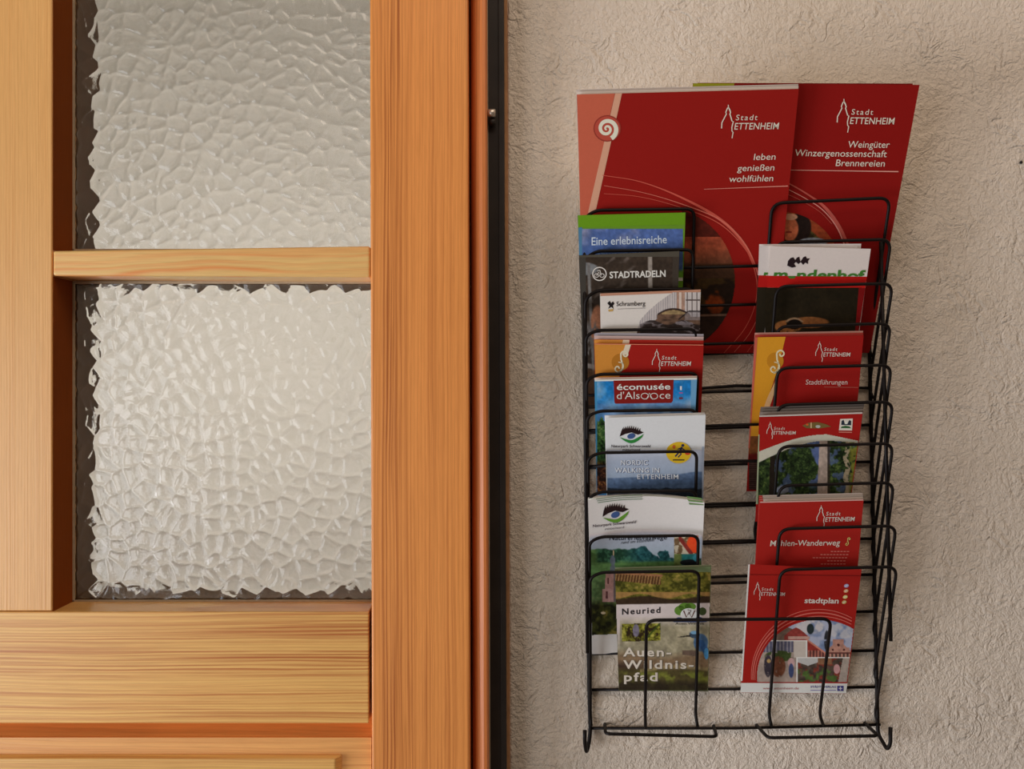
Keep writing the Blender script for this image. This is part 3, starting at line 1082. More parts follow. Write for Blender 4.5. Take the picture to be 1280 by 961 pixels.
def rad(X, Y):
    img = fill(X, (52, 42, 34)) * (0.85 + 0.35 * fbm(X, Y * 1.6, 22, 7))[..., None]
    img = lerp(img, np.clip((fbm(X + Y, Y, 9, 3) - 0.6) * 3, 0, 0.5), (108, 98, 92))
    img = lerp(img, blob(X, Y, 730, 336, 18, 8), (104, 104, 104))
    img = lerp(img, step(2.6 - np.abs(X - 812.5 - (Y - 320) * 0.01), 1), (132, 122, 112))
    img = lerp(img, step(1.8 - np.abs(X - 735 - (Y - 320) * 0.05), 1) * (Y > 328), (106, 102, 98))
    img = lerp(img, blob(X, Y, 747, 408, 9, 26) * (Y > 366), (150, 100, 74))
    img = lerp(img, step(fbm(X * 3, Y, 9, 8) - 0.5, 0.1) * step(Y - 404, 8) * step(452 - Y, 8), (96, 90, 86))
    img = lerp(img, step(Y - 462, 4) * 0.85, (74, 50, 34))
    img = lerp(img, step(3 - np.abs(Y - 457 - (X - 735) * 0.2), 2) * (X < 760), (118, 108, 100))
    return img, None


L.photo(732.2, 320.5, 840.8, 506, rad, 0.9, 0.0001)
L.poly([(724, 319.2), (732.4, 319), (732.4, 508), (731.4, 509)], (60, 56, 50), 0.0001)
L.poly([(724, 319.2), (849, 313.8), (848.9, 320.8), (724.2, 321.5)], (72, 66, 56), 0.00014)
L.poly([(840.6, 320), (849, 320), (843, 506), (840.6, 506)], (58, 50, 42), 0.0001)
cx, cy = 749.3, 342.3
ring = [(cx + 8.4 * math.cos(a), cy + 8.2 * math.sin(a)) for a in [2 * math.pi * k / 28 for k in range(29)]]
L.stroke(ring, 1.3, (196, 188, 178), 0.0003, 'emblem')
for ox in (-3.6, 3.2):
    L.stroke([(cx + ox + 2.7 * math.cos(a), cy + 2 + 2.3 * math.sin(a)) for a in [2 * math.pi * k / 14 for k in range(15)]], 0.8, (196, 188, 178), 0.0003, 'emblem')
L.stroke([(cx - 3.5, cy + 2), (cx - 1, cy - 2), (cx + 2.4, cy + 2), (cx + 0.5, cy - 4.6), (cx - 2.6, cy - 3.6)], 1.0, (196, 188, 178), 0.0003, 'emblem')
L.text('STADTRADELN', 762, 347.6, 70, 8.0, (200, 192, 182), 0.0, -0.028, 0.025)
L.done()

# pocket 4: Schramberg
s4 = leaf_sheet((750, 367), (876, 362), (868, 556), (753, 558), 412)
L = Leaflet('brochure', 'white leaflet lettered Schramberg with a photo of a vintage car behind windows', 'brochure', s4, (198, 188, 178), 0.002)
L.poly([(750.4, 366.8), (875.8, 361.8), (875.8, 365), (750.4, 370)], (168, 120, 96), 0.00012)


def car(X, Y):
    img = fill(X, (176, 166, 160))
    img = lerp(img, step(np.sin(X * 2.2) - 0.1, 0.5) * (X < 846) * 0.5, (120, 112, 114))
    img = lerp(img, ((X > 846) & (X < 856)) * 1.0, (150, 118, 100))
    img = lerp(img, ((X > 849) & (X < 852)) * 1.0, (188, 170, 156))
    g = (np.abs((X - 858) % 6 - 1) < 0.6) | (np.abs((Y - 363) % 15 - 12) < 0.7)
    img = lerp(img, (g & (X > 857)) * 0.85, (64, 52, 48))
    # car bodies
    roof = 386 + ((X - 842) / 20.0) ** 2 * 7
    body = 396 + np.clip((826 - X) * 0.55, 0, 30) + 0 * Y
    carm = ((Y > roof) & (np.abs(X - 842) < 21)) | (Y > body)
    n = fbm(X, Y * 2.2, 8, 3, 3)
    bc = fill(X, (86, 64, 50)) * (0.6 + 0.8 * n)[..., None]
    img = np.where(carm[..., None], bc, img)
    img = lerp(img, (carm & (Y > roof + 1.6) & (Y < 393) & (np.abs(X - 842) < 15)) * 0.8, (146, 124, 84))
    img = lerp(img, step(1.0 - np.abs(Y - roof), 0.8) * (np.abs(X - 842) < 20), (46, 34, 30))
    dk = (Y > 403 + 3 * np.sin(X * 0.16)) & (X > 800)
    img = lerp(img, dk * 0.85, (44, 36, 34))
    img = lerp(img, dk * step(n - 0.6, 0.1), (110, 100, 100))
    r2 = 389 + np.clip(861 - X, 0, 40) * 0.8 + np.clip(X - 861, 0, 30) * 0.02
    img = lerp(img, step(1.0 - np.abs(Y - r2), 0.7) * (X > 848), (34, 28, 28))
    img = lerp(img, ((Y > r2) & (X > 856) & (Y < 400)) * 0.6, (120, 112, 112))
    return img, X > (796 + np.clip((415 - Y), 0, 60) * 0.25 + np.clip((400 - Y), 0, 60) * 0.62 + 0.012 * np.clip(395 - Y, 0, 40) ** 2)


L.photo(792, 365.3, 875, 424, car, 0.6, 0.00016)
L.text('Schramberg', 770.5, 382.5, 36, 5.6, (52, 46, 46), 0.0, -0.02, 0.008)
L.stroke([(772, 386.2), (807, 385)], 0.7, (140, 132, 126), 0.0003)
L.poly([(759, 379), (762, 376), (764, 379), (766, 376.5), (768, 379.5), (766, 382), (767, 386), (764, 383.5), (760, 386), (762, 382)], (30, 24, 24), 0.0003, 'emblem')
L.poly([(760, 387), (767, 386), (766, 389), (761, 389.5)], (176, 140, 80), 0.0003, 'emblem')
L.done()


# pocket 5: town leaflet orange and red
def band_leaflet(L, x0, xs0, xs1, y0, y1, col):
    pass


s5 = leaf_sheet((742.5, 429), (879.5, 430.5), (873, 610), (748, 610), 467)
L = Leaflet('brochure', 'red leaflet with ochre left band, cream scroll and white town emblem, left column', 'brochure', s5, (142, 27, 21), 0.0018)
L.poly([(743, 429.2), (787, 429.7), (775, 466), (770, 500), (770, 600), (748, 600)], (184, 120, 48), 0.00012)
L.stroke([(743.5, 429.9), (879, 431.2)], 0.8, (196, 120, 92), 0.0004)
L.poly([(782, 429.9), (789, 430), (784.5, 443.5), (777.5, 443.5)], (202, 180, 156), 0.0003)
L.ell(775.5, 452.5, 11, 10.6, (158, 100, 32), 0.0002)
flourish(L, 778, 452.5, 1.0, (206, 188, 160))
tower_logo(L, 815.3, 436.5, 0.675, (214, 190, 176), 0.0)
L.done()
copies('brochure', ['ochre and red copy right behind the left column leaflet with the cream scroll', 'second last copy peeping out pale above the left column scroll leaflet', 'rearmost pale copy above the left column scroll leaflet'],
       'brochure', s5, [5.0, 9.5, 13.0], [(150, 34, 26), (176, 150, 142), (150, 142, 146)], 'stack of scroll leaflets in the left column', 0.0024, 0.0016, 0.0010, 0.0)
# ochre end of the copy behind
ALL[-3].poly([(742.8, 424.4), (783, 424.8), (780, 440), (742.8, 440)], (184, 122, 52), 0.00012)
ALL[-3].poly([(779, 424.7), (787, 424.8), (786, 432), (777, 432)], (200, 176, 150), 0.0002)
ALL[-3].done(); ALL.pop()

# pocket 6: ecomusee
s6 = leaf_sheet((743, 474.5), (871.5, 472), (864, 617), (746, 619), 513)
L = Leaflet('brochure', 'sky-blue leaflet with dark red title box lettered écomusée d\'Alsace', 'brochure', s6, (56, 110, 154), 0.002)


def eco(X, Y):
    img = fill(X, (28, 106, 164))
    n = fbm(X, Y, 24, 6, 4)
    img = lerp(img, np.clip((n - 0.42) * 3.0, 0, 0.9), (128, 158, 180))
    img = lerp(img, np.clip((Y - 492) / 30, 0, 0.75) * step(X - 755, 12), (176, 180, 190))
    img = lerp(img, step(fbm(X, Y, 16, 2) - 0.45, 0.2) * step(Y - 503, 6) * 0.7, (88, 122, 164))
    tree = (Y > 524 + 3 * np.sin(X * 0.8)) & (X < 762 + 0 * Y)
    fol = foliage(X, Y, (24, 36, 20), (52, 84, 40), (104, 130, 72), 8, 5)
    img = np.where(tree[..., None], fol, img)
    low = foliage(X, Y, (36, 22, 18), (78, 44, 28), (150, 96, 48), 7, 9)
    img = lerp(img, np.zeros(X.shape), (0, 0, 0))
    m2 = step(Y - 578, 8)[..., None]
    return img * (1 - m2) + low * m2, None


L.photo(746.2, 476, 863.8, 616, eco, 0.9, 0.0001)
L.poly([(743.3, 476), (746.4, 476), (746.4, 617), (745.8, 617)], (60, 124, 160), 0.0001)
L.poly([(863.6, 474), (871.2, 473.5), (864.2, 616), (863.6, 616)], (96, 140, 172), 0.0001)
L.rect(743.4, 474.4, 871.2, 476.6, (206, 196, 186), 0.0002, slope=-0.018)
L.poly([(767, 475.6), (842, 474.4), (841, 501), (839, 503.5), (769.5, 504.5), (768, 503)], (116, 26, 22), 0.00022)
L.text('écomusée', 771, 487.3, 67, 7.6, (214, 200, 188), 0.0, -0.01, 0.012)
L.text("d'Als", 771, 498.8, 28.5, 9.2, (214, 196, 186), 0.0, -0.01, -0.006)
L.text('ce', 824.5, 498.2, 13.5, 9.2, (214, 196, 186), 0.0, -0.01, -0.006)
for q in (806.0, 817.5):
    L.stroke([(q + 4.6 * math.cos(a), 495 + 3.6 * math.sin(a)) for a in [2 * math.pi * k / 18 for k in range(19)]], 0.8, (214, 196, 186), 0.0004)
L.stroke([(808.0, 499), (811.8, 491), (815.6, 499)], 0.8, (214, 196, 186), 0.0004)
L.rect(850, 482.5, 852.3, 487.5, (216, 210, 214), 0.0003)
L.rect(848.8, 490.3, 853.5, 491.8, (150, 84, 134), 0.0003)
L.rect(848.8, 496.5, 853.5, 498.8, (96, 44, 56), 0.0003)
L.done()
copies('brochure', ['edge of a copy standing right behind the sky-blue écomusée leaflet'], 'brochure', s6, [2.4], (196, 172, 158), None, 0.0028, 0.001, 0.0012)

# pocket 7: Nordic walking
s7 = leaf_sheet((757, 522), (882, 518.5), (878, 640), (759, 642), 565)
L = Leaflet('brochure', 'white and misty blue leaflet lettered Nordic Walking in Ettenheim with yellow walker badge', 'brochure', s7, (206, 196, 194), 0.004)


def nord(X, Y):
    t = np.clip((Y - 562) / 32, 0, 1)[..., None]
    img = C3((168, 170, 180)) * (1 - t) + C3((140, 152, 168)) * t
    ridge = 598 - 4.5 * (1 - np.cos((X - 757) / 125 * 2.6)) + 2 * (fbm(X, Y * 0, 30, 3) - .5)
    img = lerp(img, step(Y - ridge, 1.5), (84, 102, 128))
    img = lerp(img, step(Y - ridge - 6, 5) * 0.5, (62, 80, 106))
    img = lerp(img, step(Y - 611 + 3 * (fbm(X, Y * 0, 8, 5) - .3), 1.2) * 0.9, (30, 36, 44))
    return img, None


L.photo(759, 562, 877.6, 630, nord, 0.9, 0.0001)
L.poly([(877.4, 558), (880.3, 558), (879, 630), (877.4, 630)], (150, 158, 172), 0.0001)
L.poly([(758.2, 562), (759.2, 562), (759.2, 630), (758.9, 630)], (150, 158, 172), 0.0001)
eye_logo(L, 789.5, 543, 1.0, 0.0, (44, 116, 52))
L.text('Naturpark Schwarzwald', 764, 559, 49, 3.2, (48, 40, 48), 0.05, 0.0, 0.01)
L.text('mitte/nord', 778, 563.2, 22, 2.6, (48, 40, 48), 0.05, 0.0, 0.01)
L.ell(849, 566.2, 16.6, 14.2, (150, 150, 156), 0.00018)
L.ell(848.3, 565.6, 15.8, 13.4, (214, 160, 36), 0.00028)
B = (40, 44, 72)
L.ell(853.5, 556.6, 1.9, 1.7, B, 0.0004, 'emblem')
L.stroke([(852.5, 558.6), (849.3, 564.8)], 2.6, B, 0.0004, 'emblem')
L.stroke([(849.3, 564.5), (844, 570.5)], 1.9, B, 0.0004, 'emblem')
L.stroke([(849.5, 564.8), (851.3, 567.5), (847.6, 571.5)], 1.7, B, 0.0004, 'emblem')
L.stroke([(852, 559.5), (847, 561.5)], 1.3, B, 0.0004, 'emblem')
L.stroke([(852, 560), (857, 563.5)], 1.3, B, 0.0004, 'emblem')
L.ell(842.5, 558.4, 2.0, 2.4, (178, 88, 40), 0.0004, 'emblem')
L.ell(859.5, 566.4, 3.4, 2.2, (176, 60, 34), 0.0004, 'emblem')
L.stroke([(841, 574.8), (855.5, 574.8)], 1.5, (64, 50, 34), 0.0004, 'small_print')
for dx, dy, cc, lf in ((0.7, 0.6, (92, 96, 120), 0.0003), (0, 0, (206, 204, 208), 0.00045)):
    L.text('Nordic'.upper(), 776 + dx, 581 + dy, 34, 6.0, cc, 0, 0, 0.01, lf, space=1.1)
    L.text('Walking in'.upper(), 768.5 + dx, 590.5 + dy, 55.5, 6.0, cc, 0, 0, 0.01, lf, space=1.1)
    L.text('Ettenheim'.upper(), 796.5 + dx, 598.5 + dy, 51.5, 5.8, cc, 0, 0, 0.01, lf, space=1.1)
L.done()
copies('brochure', ['copy in the stack right behind the Nordic Walking leaflet', 'rearmost copy in the stack behind the Nordic Walking leaflet'], 'brochure', s7, [1.6, 3.0], [(214, 204, 200), (200, 190, 186)],
       'stack of walking leaflets', 0.0045, 0.0016, 0.0012, -0.6)

# pocket 9: nature trails
s9 = leaf_sheet((735, 625), (880.5, 628), (872.5, 815), (740, 817.5), 670, arc=6.5, bow=-0.005)
L = Leaflet('brochure', 'white topped leaflet with vineyard and church tower photo lettered Naturerlebniswege', 'brochure', s9, (204, 190, 184), 0.0045, None, 24, 16)


def natur(X, Y):
    u = (X - 735) / 145
    hor = 668 - 10 * u * (1 - u) * 2
    t = np.clip((Y - 664) / 25, 0, 1)[..., None]
    img = C3((146, 148, 160)) * (1 - t) + C3((150, 158, 166)) * t
    hill = 686 + np.clip((X - 808) * 0.75, 0, 12) - 3.5 * np.exp(-((X - 803) / 9) ** 2) - 4 * (fbm(X, Y * 0, 6, 2) - .5) + np.clip((745 - X) * 0.2, 0, 4)
    g1 = foliage(X, Y, (30, 56, 40), (54, 92, 66), (84, 120, 78), 13, 4)
    vin = fill(X, (84, 116, 66)) * (0.8 + 0.4 * fbm(X * 0.5, Y * 3, 9, 3))[..., None]
    teal = foliage(X, Y, (22, 52, 54), (36, 78, 80), (56, 102, 98), 12, 14)
    mt = step(X - 788, 22)[..., None]
    veg = g1 * (1 - mt) + teal * mt
    mv = (step(746 - X, 6) * step(Y - 684, 4))[..., None]
    veg = veg * (1 - mv) + vin * mv
    mv = step(Y - 702 + (X - 800) * 0.02, 3)[..., None]
    veg = veg * (1 - mv) + vin * mv
    mk = step(Y - hill, 1.5)[..., None]
    img = img * (1 - mk) + veg * mk
    mt2 = (step(1 - np.hypot((X - 829.5) / 6.5, (Y - 694) / 6.5) + 1.1 * (fbm(X, Y, 4, 66) - .5), .15))[..., None]
    img = img * (1 - mt2) + teal * mt2
    fol = foliage(X, Y, (26, 26, 14), (52, 54, 22), (104, 92, 40), 18, 8)
    mf = step(Y - 752 + 8 * (fbm(X, Y, 16, 11) - .5), 8)[..., None]
    mid_ = foliage(X, Y, (52, 62, 40), (78, 94, 58), (112, 100, 72), 12, 18)
    mm = step(Y - 722, 10)[..., None]
    img = img * (1 - mm) + (img * 0.4 + mid_ * 0.6) * mm
    img = img * (1 - mf) + fol * mf
    # church tower
    cx = 765.5
    img = lerp(img, (np.abs(X - 767) < 0.5) & (Y > 688) & (Y < 695), (160, 140, 110))
    wd = np.where(Y < 697, 1.6, np.where(Y < 704, 3.2, np.where(Y < 708, 2.2, 3.6)))
    img = lerp(img, ((np.abs(X - 766) < wd) & (Y > 694) & (Y < 717)) * 0.9, (88, 92, 104))
    img = lerp(img, ((X > 757 + (Y - 716) * -0.04) & (X < 768) & (Y > 716) & (Y < 752)) * 1.0, (156, 116, 110))
    img = lerp(img, ((X > 753) & (X < 767) & (Y > 736) & (Y < 752)) * 1.0, (160, 122, 116))
    img = lerp(img, ((X >= 767) & (X < 770) & (Y > 716) & (Y < 752)) * 0.9, (92, 78, 80))
    img = lerp(img, (np.abs(X - 760.5) < 1.1) & (Y > 722) & (Y < 730), (84, 50, 50))
    img = lerp(img, (np.abs(X - 758.5) < 1.1) & (Y > 739) & (Y < 748), (84, 50, 50))
    img = lerp(img, blob(X, Y, 754, 766, 3, 1.6), (186, 168, 140))
    top = 667.5 - 6.5 * np.sin(np.clip(u, 0, 1) * math.pi)
    f = np.clip((Y - top) / 8, 0, 1)[..., None]
    img = C3((204, 190, 184)) * (1 - f) + img * f
    lo = 793 + 1.2 - 0.04 * (X - 735)
    xl = 735.6 + (Y - 625) / 192 * 4.5
    xr = 880.2 - (Y - 628) / 187 * 8
    return img, (Y > top) & (Y < lo) & (X > xl) & (X < xr)


L.photo(735, 658, 880, 796, natur, 0.7, 0.00035)


def insect(X, Y):
    n = fbm(X, Y, 5, 7, 3)
    img = lerp(fill(X, (170, 156, 132)), step(n - 0.5, 0.1), (96, 74, 50))
    img = lerp(img, blob(X, Y, 868, 680, 9.5, 11), (206, 62, 28))
    img = lerp(img, step(3 - np.abs((X - 856) - (Y - 681) * 0.75), 1.5) * (np.abs(X - 857) < 9), (112, 40, 34))
    low = fill(X, (34, 92, 88))
    low = lerp(low, step(852 - X, 3), (96, 106, 56))
    low = lerp(low, blob(X, Y, 862, 703, 12, 4), (24, 24, 26))
    low = lerp(low, blob(X, Y, 872, 697, 6, 5), (52, 116, 126))
    return np.where((Y > 692.5)[..., None], low, img)


L.photo(842.5, 669, 872.8, 706.5, insect, 0.6, 0.0006)
eye_logo(L, 769.5, 641, 1.12, -0.12, (88, 130, 44), 0.0005)
L.text('Naturpark Schwarzwald', 741, 659, 54, 3.4, (52, 40, 50), 0.05, -0.10, 0.01, 0.0006)
L.text('mitte/nord', 756, 662.5, 24, 2.8, (70, 60, 66), 0.05, -0.10, 0.0, 0.0006)
L.text('Naturerlebniswege', 761.5, 675, 72, 6.0, (34, 36, 44), 0.22, -0.012, 0.01, 0.0006)
L.text('rund um Ettenheim', 776, 679.8, 41, 3.8, (44, 48, 56), 0.3, -0.08, 0.0, 0.0006)
for k in range(3):
    L.poly([(858 + 1.3 * k, 620 + 4.2 * k), (877 + k * 1.0, 622.4 + 4.0 * k), (878.5 + k * 0.6, 625.0 + 3.2 * k), (859.5 + 1.3 * k, 622.6 + 4.0 * k)], (92, 118, 70), 0.0005)
for k in range(3):
    L.stroke([(745 + k * 1.2, 623.8 + 2.2 * k), (775, 620.0 + 2.4 * k), (803, 618.4 + 2.6 * k)], 0.9, (106, 122, 98), 0.0005, sm=6)
L.done()
copies('brochure', ['copy right behind the arched Naturerlebniswege leaflet', 'rearmost copy behind the arched Naturerlebniswege leaflet'], 'brochure', s9, [1.8, 3.2],
       [(210, 198, 190), (190, 180, 172)], 'stack of nature trail leaflets', 0.005, 0.0016, 0.0012, 0.0)

# pocket 10: Neuried
s10 = leaf_sheet((768.5, 711), (889, 707.5), (885, 864), (773.5, 863), 715)
L = Leaflet('brochure', 'olive photo leaflet lettered Neuried and Auen-Wildnispfad with a kingfisher', 'brochure', s10, (86, 88, 60), 0.003)


def neur(X, Y):
    img = foliage(X, Y, (58, 56, 18), (98, 92, 34), (138, 118, 56), 13, 3)
    img = lerp(img, blob(X, Y, 797, 713, 8, 7) * 0.5, (150, 140, 120))
    rl = (Y > 716 + (X - 772) * 0.05) & (Y < 726 + (X - 772) * 0.09) & (X < 826)
    img = lerp(img, rl * (0.55 + 0.45 * step(np.sin(X * 1.7 + Y * 0.3), 0.6)), (74, 44, 26))
    img = lerp(img, rl * step(-np.sin(X * 1.7 + Y * 0.3) - 0.2, 0.5) * 0.7, (150, 112, 72))
    img = lerp(img, step(1.4 - np.abs(Y - 716 - (X - 772) * 0.06), 1) * (X < 828), (132, 90, 60))
    img = lerp(img, (Y > 740) & (Y < 745 + 3 * np.sin(X * .1)), (138, 104, 58))
    img = lerp(img, step(Y - 747 + 2 * np.sin(X * .08), 2), (52, 38, 26))
    # white band
    lo = 766 + (X - 770) * 0.03
    up = 755.5 - (X - 770) * 0.018
    img = lerp(img, step(Y - up, 1), (192, 178, 172))
    # washed river below
    n = fbm(X, Y, 14, 21, 4)
    riv = fill(X, (144, 134, 108)) * (0.78 + 0.45 * n)[..., None]
    riv = lerp(riv, np.clip((n - 0.55) * 3, 0, .6), (188, 176, 150))
    riv = lerp(riv, step(Y - 818 - 3 * np.sin(X * 0.07), 10) * 0.8, (112, 86, 62))
    riv = lerp(riv, step(Y - 828, 8) * step(804 - X, 30), (62, 46, 36))
    riv = lerp(riv, step(Y - 836, 5) * 0.9, (70, 62, 34))
    riv = lerp(riv, step(Y - 840, 5) * step(fbm(X, Y, 12, 31) - .5, .15), (110, 112, 46))
    riv = lerp(riv, step(Y - 852, 6) * 0.85, (42, 34, 26))
    riv = lerp(riv, step(2 - np.abs(Y - 836 - 3 * np.sin(X * 0.05)), 2) * (X > 800) * 0.6, (150, 132, 90))
    f = step(Y - 786 + 0.6 * (X - 800) * (X < 800) * 0 - 10 * (fbm(X, Y * 0, 20, 5) - .5), 20)[..., None]
    f = np.where((X < 775)[..., None], np.clip((Y - 785) / 30, 0, 1)[..., None], np.clip((Y - 770) / 14, 0, 1)[..., None])
    wm = step(Y - up, 1)[..., None]
    img = img * (1 - f * wm) + riv * (f * wm)
    # inset
    ins = (X > 777.5) & (X < 825.5) & (Y > 779.5 - (X - 777) * 0.02) & (Y < 802 - (X - 777) * 0.03)
    fo = foliage(X, Y, (46, 34, 20), (112, 110, 36), (160, 152, 70), 8, 41)
    fo = lerp(fo, blob(X, Y, 795, 788, 4, 8), (112, 104, 116))
    fo = lerp(fo, step(1.4 - np.abs((X - 815) - (790 - Y) * 0.9), 1), (58, 72, 26))
    img = np.where(ins[..., None], fo, img)
    # branch
    img = lerp(img, ((Y > 813) & (Y < 818 + 0.1 * (X - 850)) & (X > 853) & (X < 872)) * 1.0, (96, 78, 66))
    # bird
    img = lerp(img, blob(X, Y, 876, 803, 9, 11), (66, 92, 120))
    img = lerp(img, step(4.5 - np.abs((X - 878) - (Y - 806) * 0.55), 2) * (Y > 800) * (Y < 822), (46, 76, 116))
    img = lerp(img, blob(X, Y, 883, 817, 3, 7), (70, 128, 170))
    img = lerp(img, blob(X, Y, 868, 793, 6.5, 4.6), (52, 66, 80))
    img = lerp(img, blob(X, Y, 868, 790.5, 5, 2.2), (110, 150, 176))
    img = lerp(img, (np.abs(Y - 794.8 + (X - 860) * 0.12) < 1.1 - (862 - X) * 0.05) & (X > 847) & (X < 863), (36, 30, 28))
    xl = 768.9 + (Y - 711) / 152 * 5
    return img, (X > xl - 0.5) & (X < 888.6 - (Y - 707.5) / 156 * 4)


L.photo(768.5, 711.5, 888.6, 862.5, neur, 0.65, 0.0001)
L.poly([(769, 711.2), (888.6, 708), (888.6, 715), (769, 712.5)], (98, 110, 76), 0.00014)
L.text('Neuried', 777.5, 768, 48, 7.4, (44, 40, 42), 0.0, -0.045, 0.02, space=1.25)
for dx, dy, cc, lf in ((0.8, 0.7, (88, 80, 66), 0.0003), (0, 0, (196, 184, 168), 0.00045)):
    L.text('Auen-', 779 + dx, 820 + dy, 60, 10.5, cc, 0.0, 0.0, 0.022, lf, space=1.2)
    L.text('Wildnis-', 779 + dx, 835.5 + dy, 88, 10.5, cc, 0.0, 0.0, 0.022, lf, space=1.2)
    L.text('pfad', 780 + dx, 851 + dy, 42, 10.5, cc, 0.0, 0.0, 0.022, lf, space=1.2)
for cx, cy, rx, ry in ((850, 763, 7, 6), (856, 758.5, 8, 5), (863, 758, 7, 4.5)):
    L.ell(cx, cy, rx, ry, (88, 122, 46), 0.00022, 'emblem')
L.ell(878, 764, 5, 5, (60, 72, 40), 0.0002, 'emblem')
L.poly(smooth([(841, 776), (848, 771.5), (862, 774), (874, 771), (882, 775), (880, 777.5), (842, 777.5)], 5), (50, 66, 104), 0.00026, 'emblem')
L.ell(861, 768, 10.5, 8.0, (206, 194, 188), 0.00034, 'emblem')
L.stroke([(854.5, 763), (858, 771.5), (861, 764.5), (864.5, 771.5), (868.5, 763)], 1.5, (90, 50, 34), 0.00044, 'emblem')
L.stroke([(859.5, 762), (864, 763), (860.5, 768)], 0.9, (60, 40, 34), 0.00046, 'emblem')
L.text('Auen Wildnis', 844, 780.5, 36, 2.6, (60, 58, 52), 0, 0.0, 0.01, 0.0004)
L.done()
copies('brochure', ['sliver of a copy behind the Neuried leaflet with the kingfisher'], 'brochure', s10, [1.8], (126, 132, 104), None, 0.0036, 0.0012, 0.0012)

# ---- right column --------------------------------------------------------------------------
# pocket 3: Mundenhof, three sheets fanned out
t3 = leaf_sheet((963, 307.5), (1088.5, 311), (1062, 500), (950, 500), 355)
L = Leaflet('brochure', 'front leaflet with dark bat-like mark over green letters ndenhof, red band and dark photo', 'brochure', t3, (196, 184, 176), 0.001)


def mund(xl):
    def fn(X, Y):
        img = fill(X, (30, 24, 14)) * (0.9 + 0.3 * fbm(X, Y, 20, 3))[..., None]
        img = lerp(img, blob(X, Y, 1012, 403, 24, 7), (120, 74, 40))
        img = lerp(img, blob(X, Y, 985, 408, 17, 8) * step(fbm(X, Y, 4, 3) - .3, .3), (140, 88, 48))
        img = lerp(img, blob(X, Y, 993, 405, 10, 6.5), (22, 16, 12))
        img = lerp(img, step(1.0 - np.abs(np.hypot((X - 993) / 10.5, (Y - 405) / 7) - 1) * 7, 0.8) * (Y < 403), (138, 108, 80))
        return img, X < 1077 - (Y - 360) * 0.05
    return fn


L.poly([(959.9, 344.5), (1083.6, 345.8), (1081.5, 359.8), (958.6, 359.3)], (164, 24, 20), 0.00012)
L.photo(956.2, 359.4, 1081, 420, mund(958), 0.8, 0.00014)
L.poly([(1073.5, 359.8), (1081.6, 359.8), (1072, 424), (1068, 424)], (112, 16, 16), 0.0002)
bat = [(984, 332), (985, 326), (988, 322.5), (991.5, 321.5), (994, 325), (996, 322), (999, 320.8), (1000.5, 327), (1004, 321.5), (1007, 320.2), (1008.5, 323), (1012.5, 322.8), (1010, 326), (1010, 330),
       (1006.5, 328), (1004, 331), (1001, 327.5), (998, 330), (995, 327.5), (992.5, 329.5), (995, 333.5), (990, 334.5)]
L.poly(bat, (36, 24, 26), 0.0003, 'emblem')
L.text('m', 967, 349, 17, 12.5, (58, 106, 40), 0.08, 0.01, 0.03, clip=344.8)
L.text('ndenhof', 996, 349.5, 85, 12.5, (58, 106, 40), 0.08, 0.01, 0.03, clip=345.4)
L.poly([(984, 345), (995, 345), (993, 348), (987, 348)], (58, 106, 40), 0.0003)
L.done()
t3b = leaf_sheet((949, 306.8), (1072, 308), (1058, 500), (944, 500), 355, 0.0026)
L = Leaflet('brochure', 'middle sheet of the green lettered leaflets, showing a strip at the left with letter r', 'brochure', t3b, (190, 180, 174), 0.001)
L.poly([(948.2, 344), (962, 344.3), (961, 359), (947, 359)], (158, 22, 20), 0.00012)
L.poly([(947, 359), (961, 359), (957.5, 424), (944.5, 424)], (34, 28, 18), 0.00012)
L.text('r', 954.5, 349, 5, 12.5, (58, 106, 40), 0.08, 0.01, 0.03, clip=344.3)
L.done()
t3c = leaf_sheet((949, 305.2), (1076.5, 304.6), (1060, 500), (942, 500), 355, 0.0050)
L = Leaflet('brochure', 'rearmost sheet of the green lettered leaflets, white edge standing highest', 'brochure', t3c, (200, 188, 182), 0.001)
L.poly([(946.9, 344), (949, 344), (945, 424), (943.6, 424)], (60, 30, 24), 0.00012)
L.done()

# pocket 5: Stadtfuehrungen
t5 = leaf_sheet((944, 421.5), (1079.5, 419), (1062, 612), (933, 614), 457)
L = Leaflet('brochure', 'red leaflet with yellow left band lettered Stadtführungen, right column', 'brochure', t5, (136, 24, 20), 0.0024)
L.poly([(944.5, 421.6), (982, 420.9), (974, 455), (966, 480), (952, 520), (950, 558), (936.2, 562)], (190, 130, 34), 0.00012)
L.poly(smooth([(974, 455), (968, 478), (958, 500), (952, 520)], 4) + smooth([(958, 520), (966, 497), (972, 476), (976, 455)], 4), (190, 150, 104), 0.0002)
L.ell(969, 451, 10.5, 10.5, (170, 112, 28), 0.0002)
flourish(L, 973, 452.5, 1.05, (210, 186, 150), 0.0003)
tower_logo(L, 1019.5, 427, 0.605, (214, 186, 172), 0.0)
L.text('Stadtführungen', 1007, 480.5, 52, 6.2, (204, 170, 158), 0.12, 0.0)
L.stroke([(1030, 483.6), (1073, 484.2)], 0.7, (160, 80, 68), 0.0003)
L.poly([(944.2, 421.6), (947, 421.6), (937, 560), (935.4, 560)], (176, 84, 66), 0.0003)


def guide(X, Y):
    img = fill(X, (112, 66, 34)) * (0.8 + 0.4 * fbm(X, Y, 8, 3))[..., None]
    img = lerp(img, step(Y - 567, 3), (92, 26, 20))
    img = lerp(img, step(Y - 576, 2), (44, 28, 24))
    img = lerp(img, step(Y - 576, 2) * step(np.sin(Y * 2.4) - 0.2, .5) * .5, (92, 66, 56))
    return img


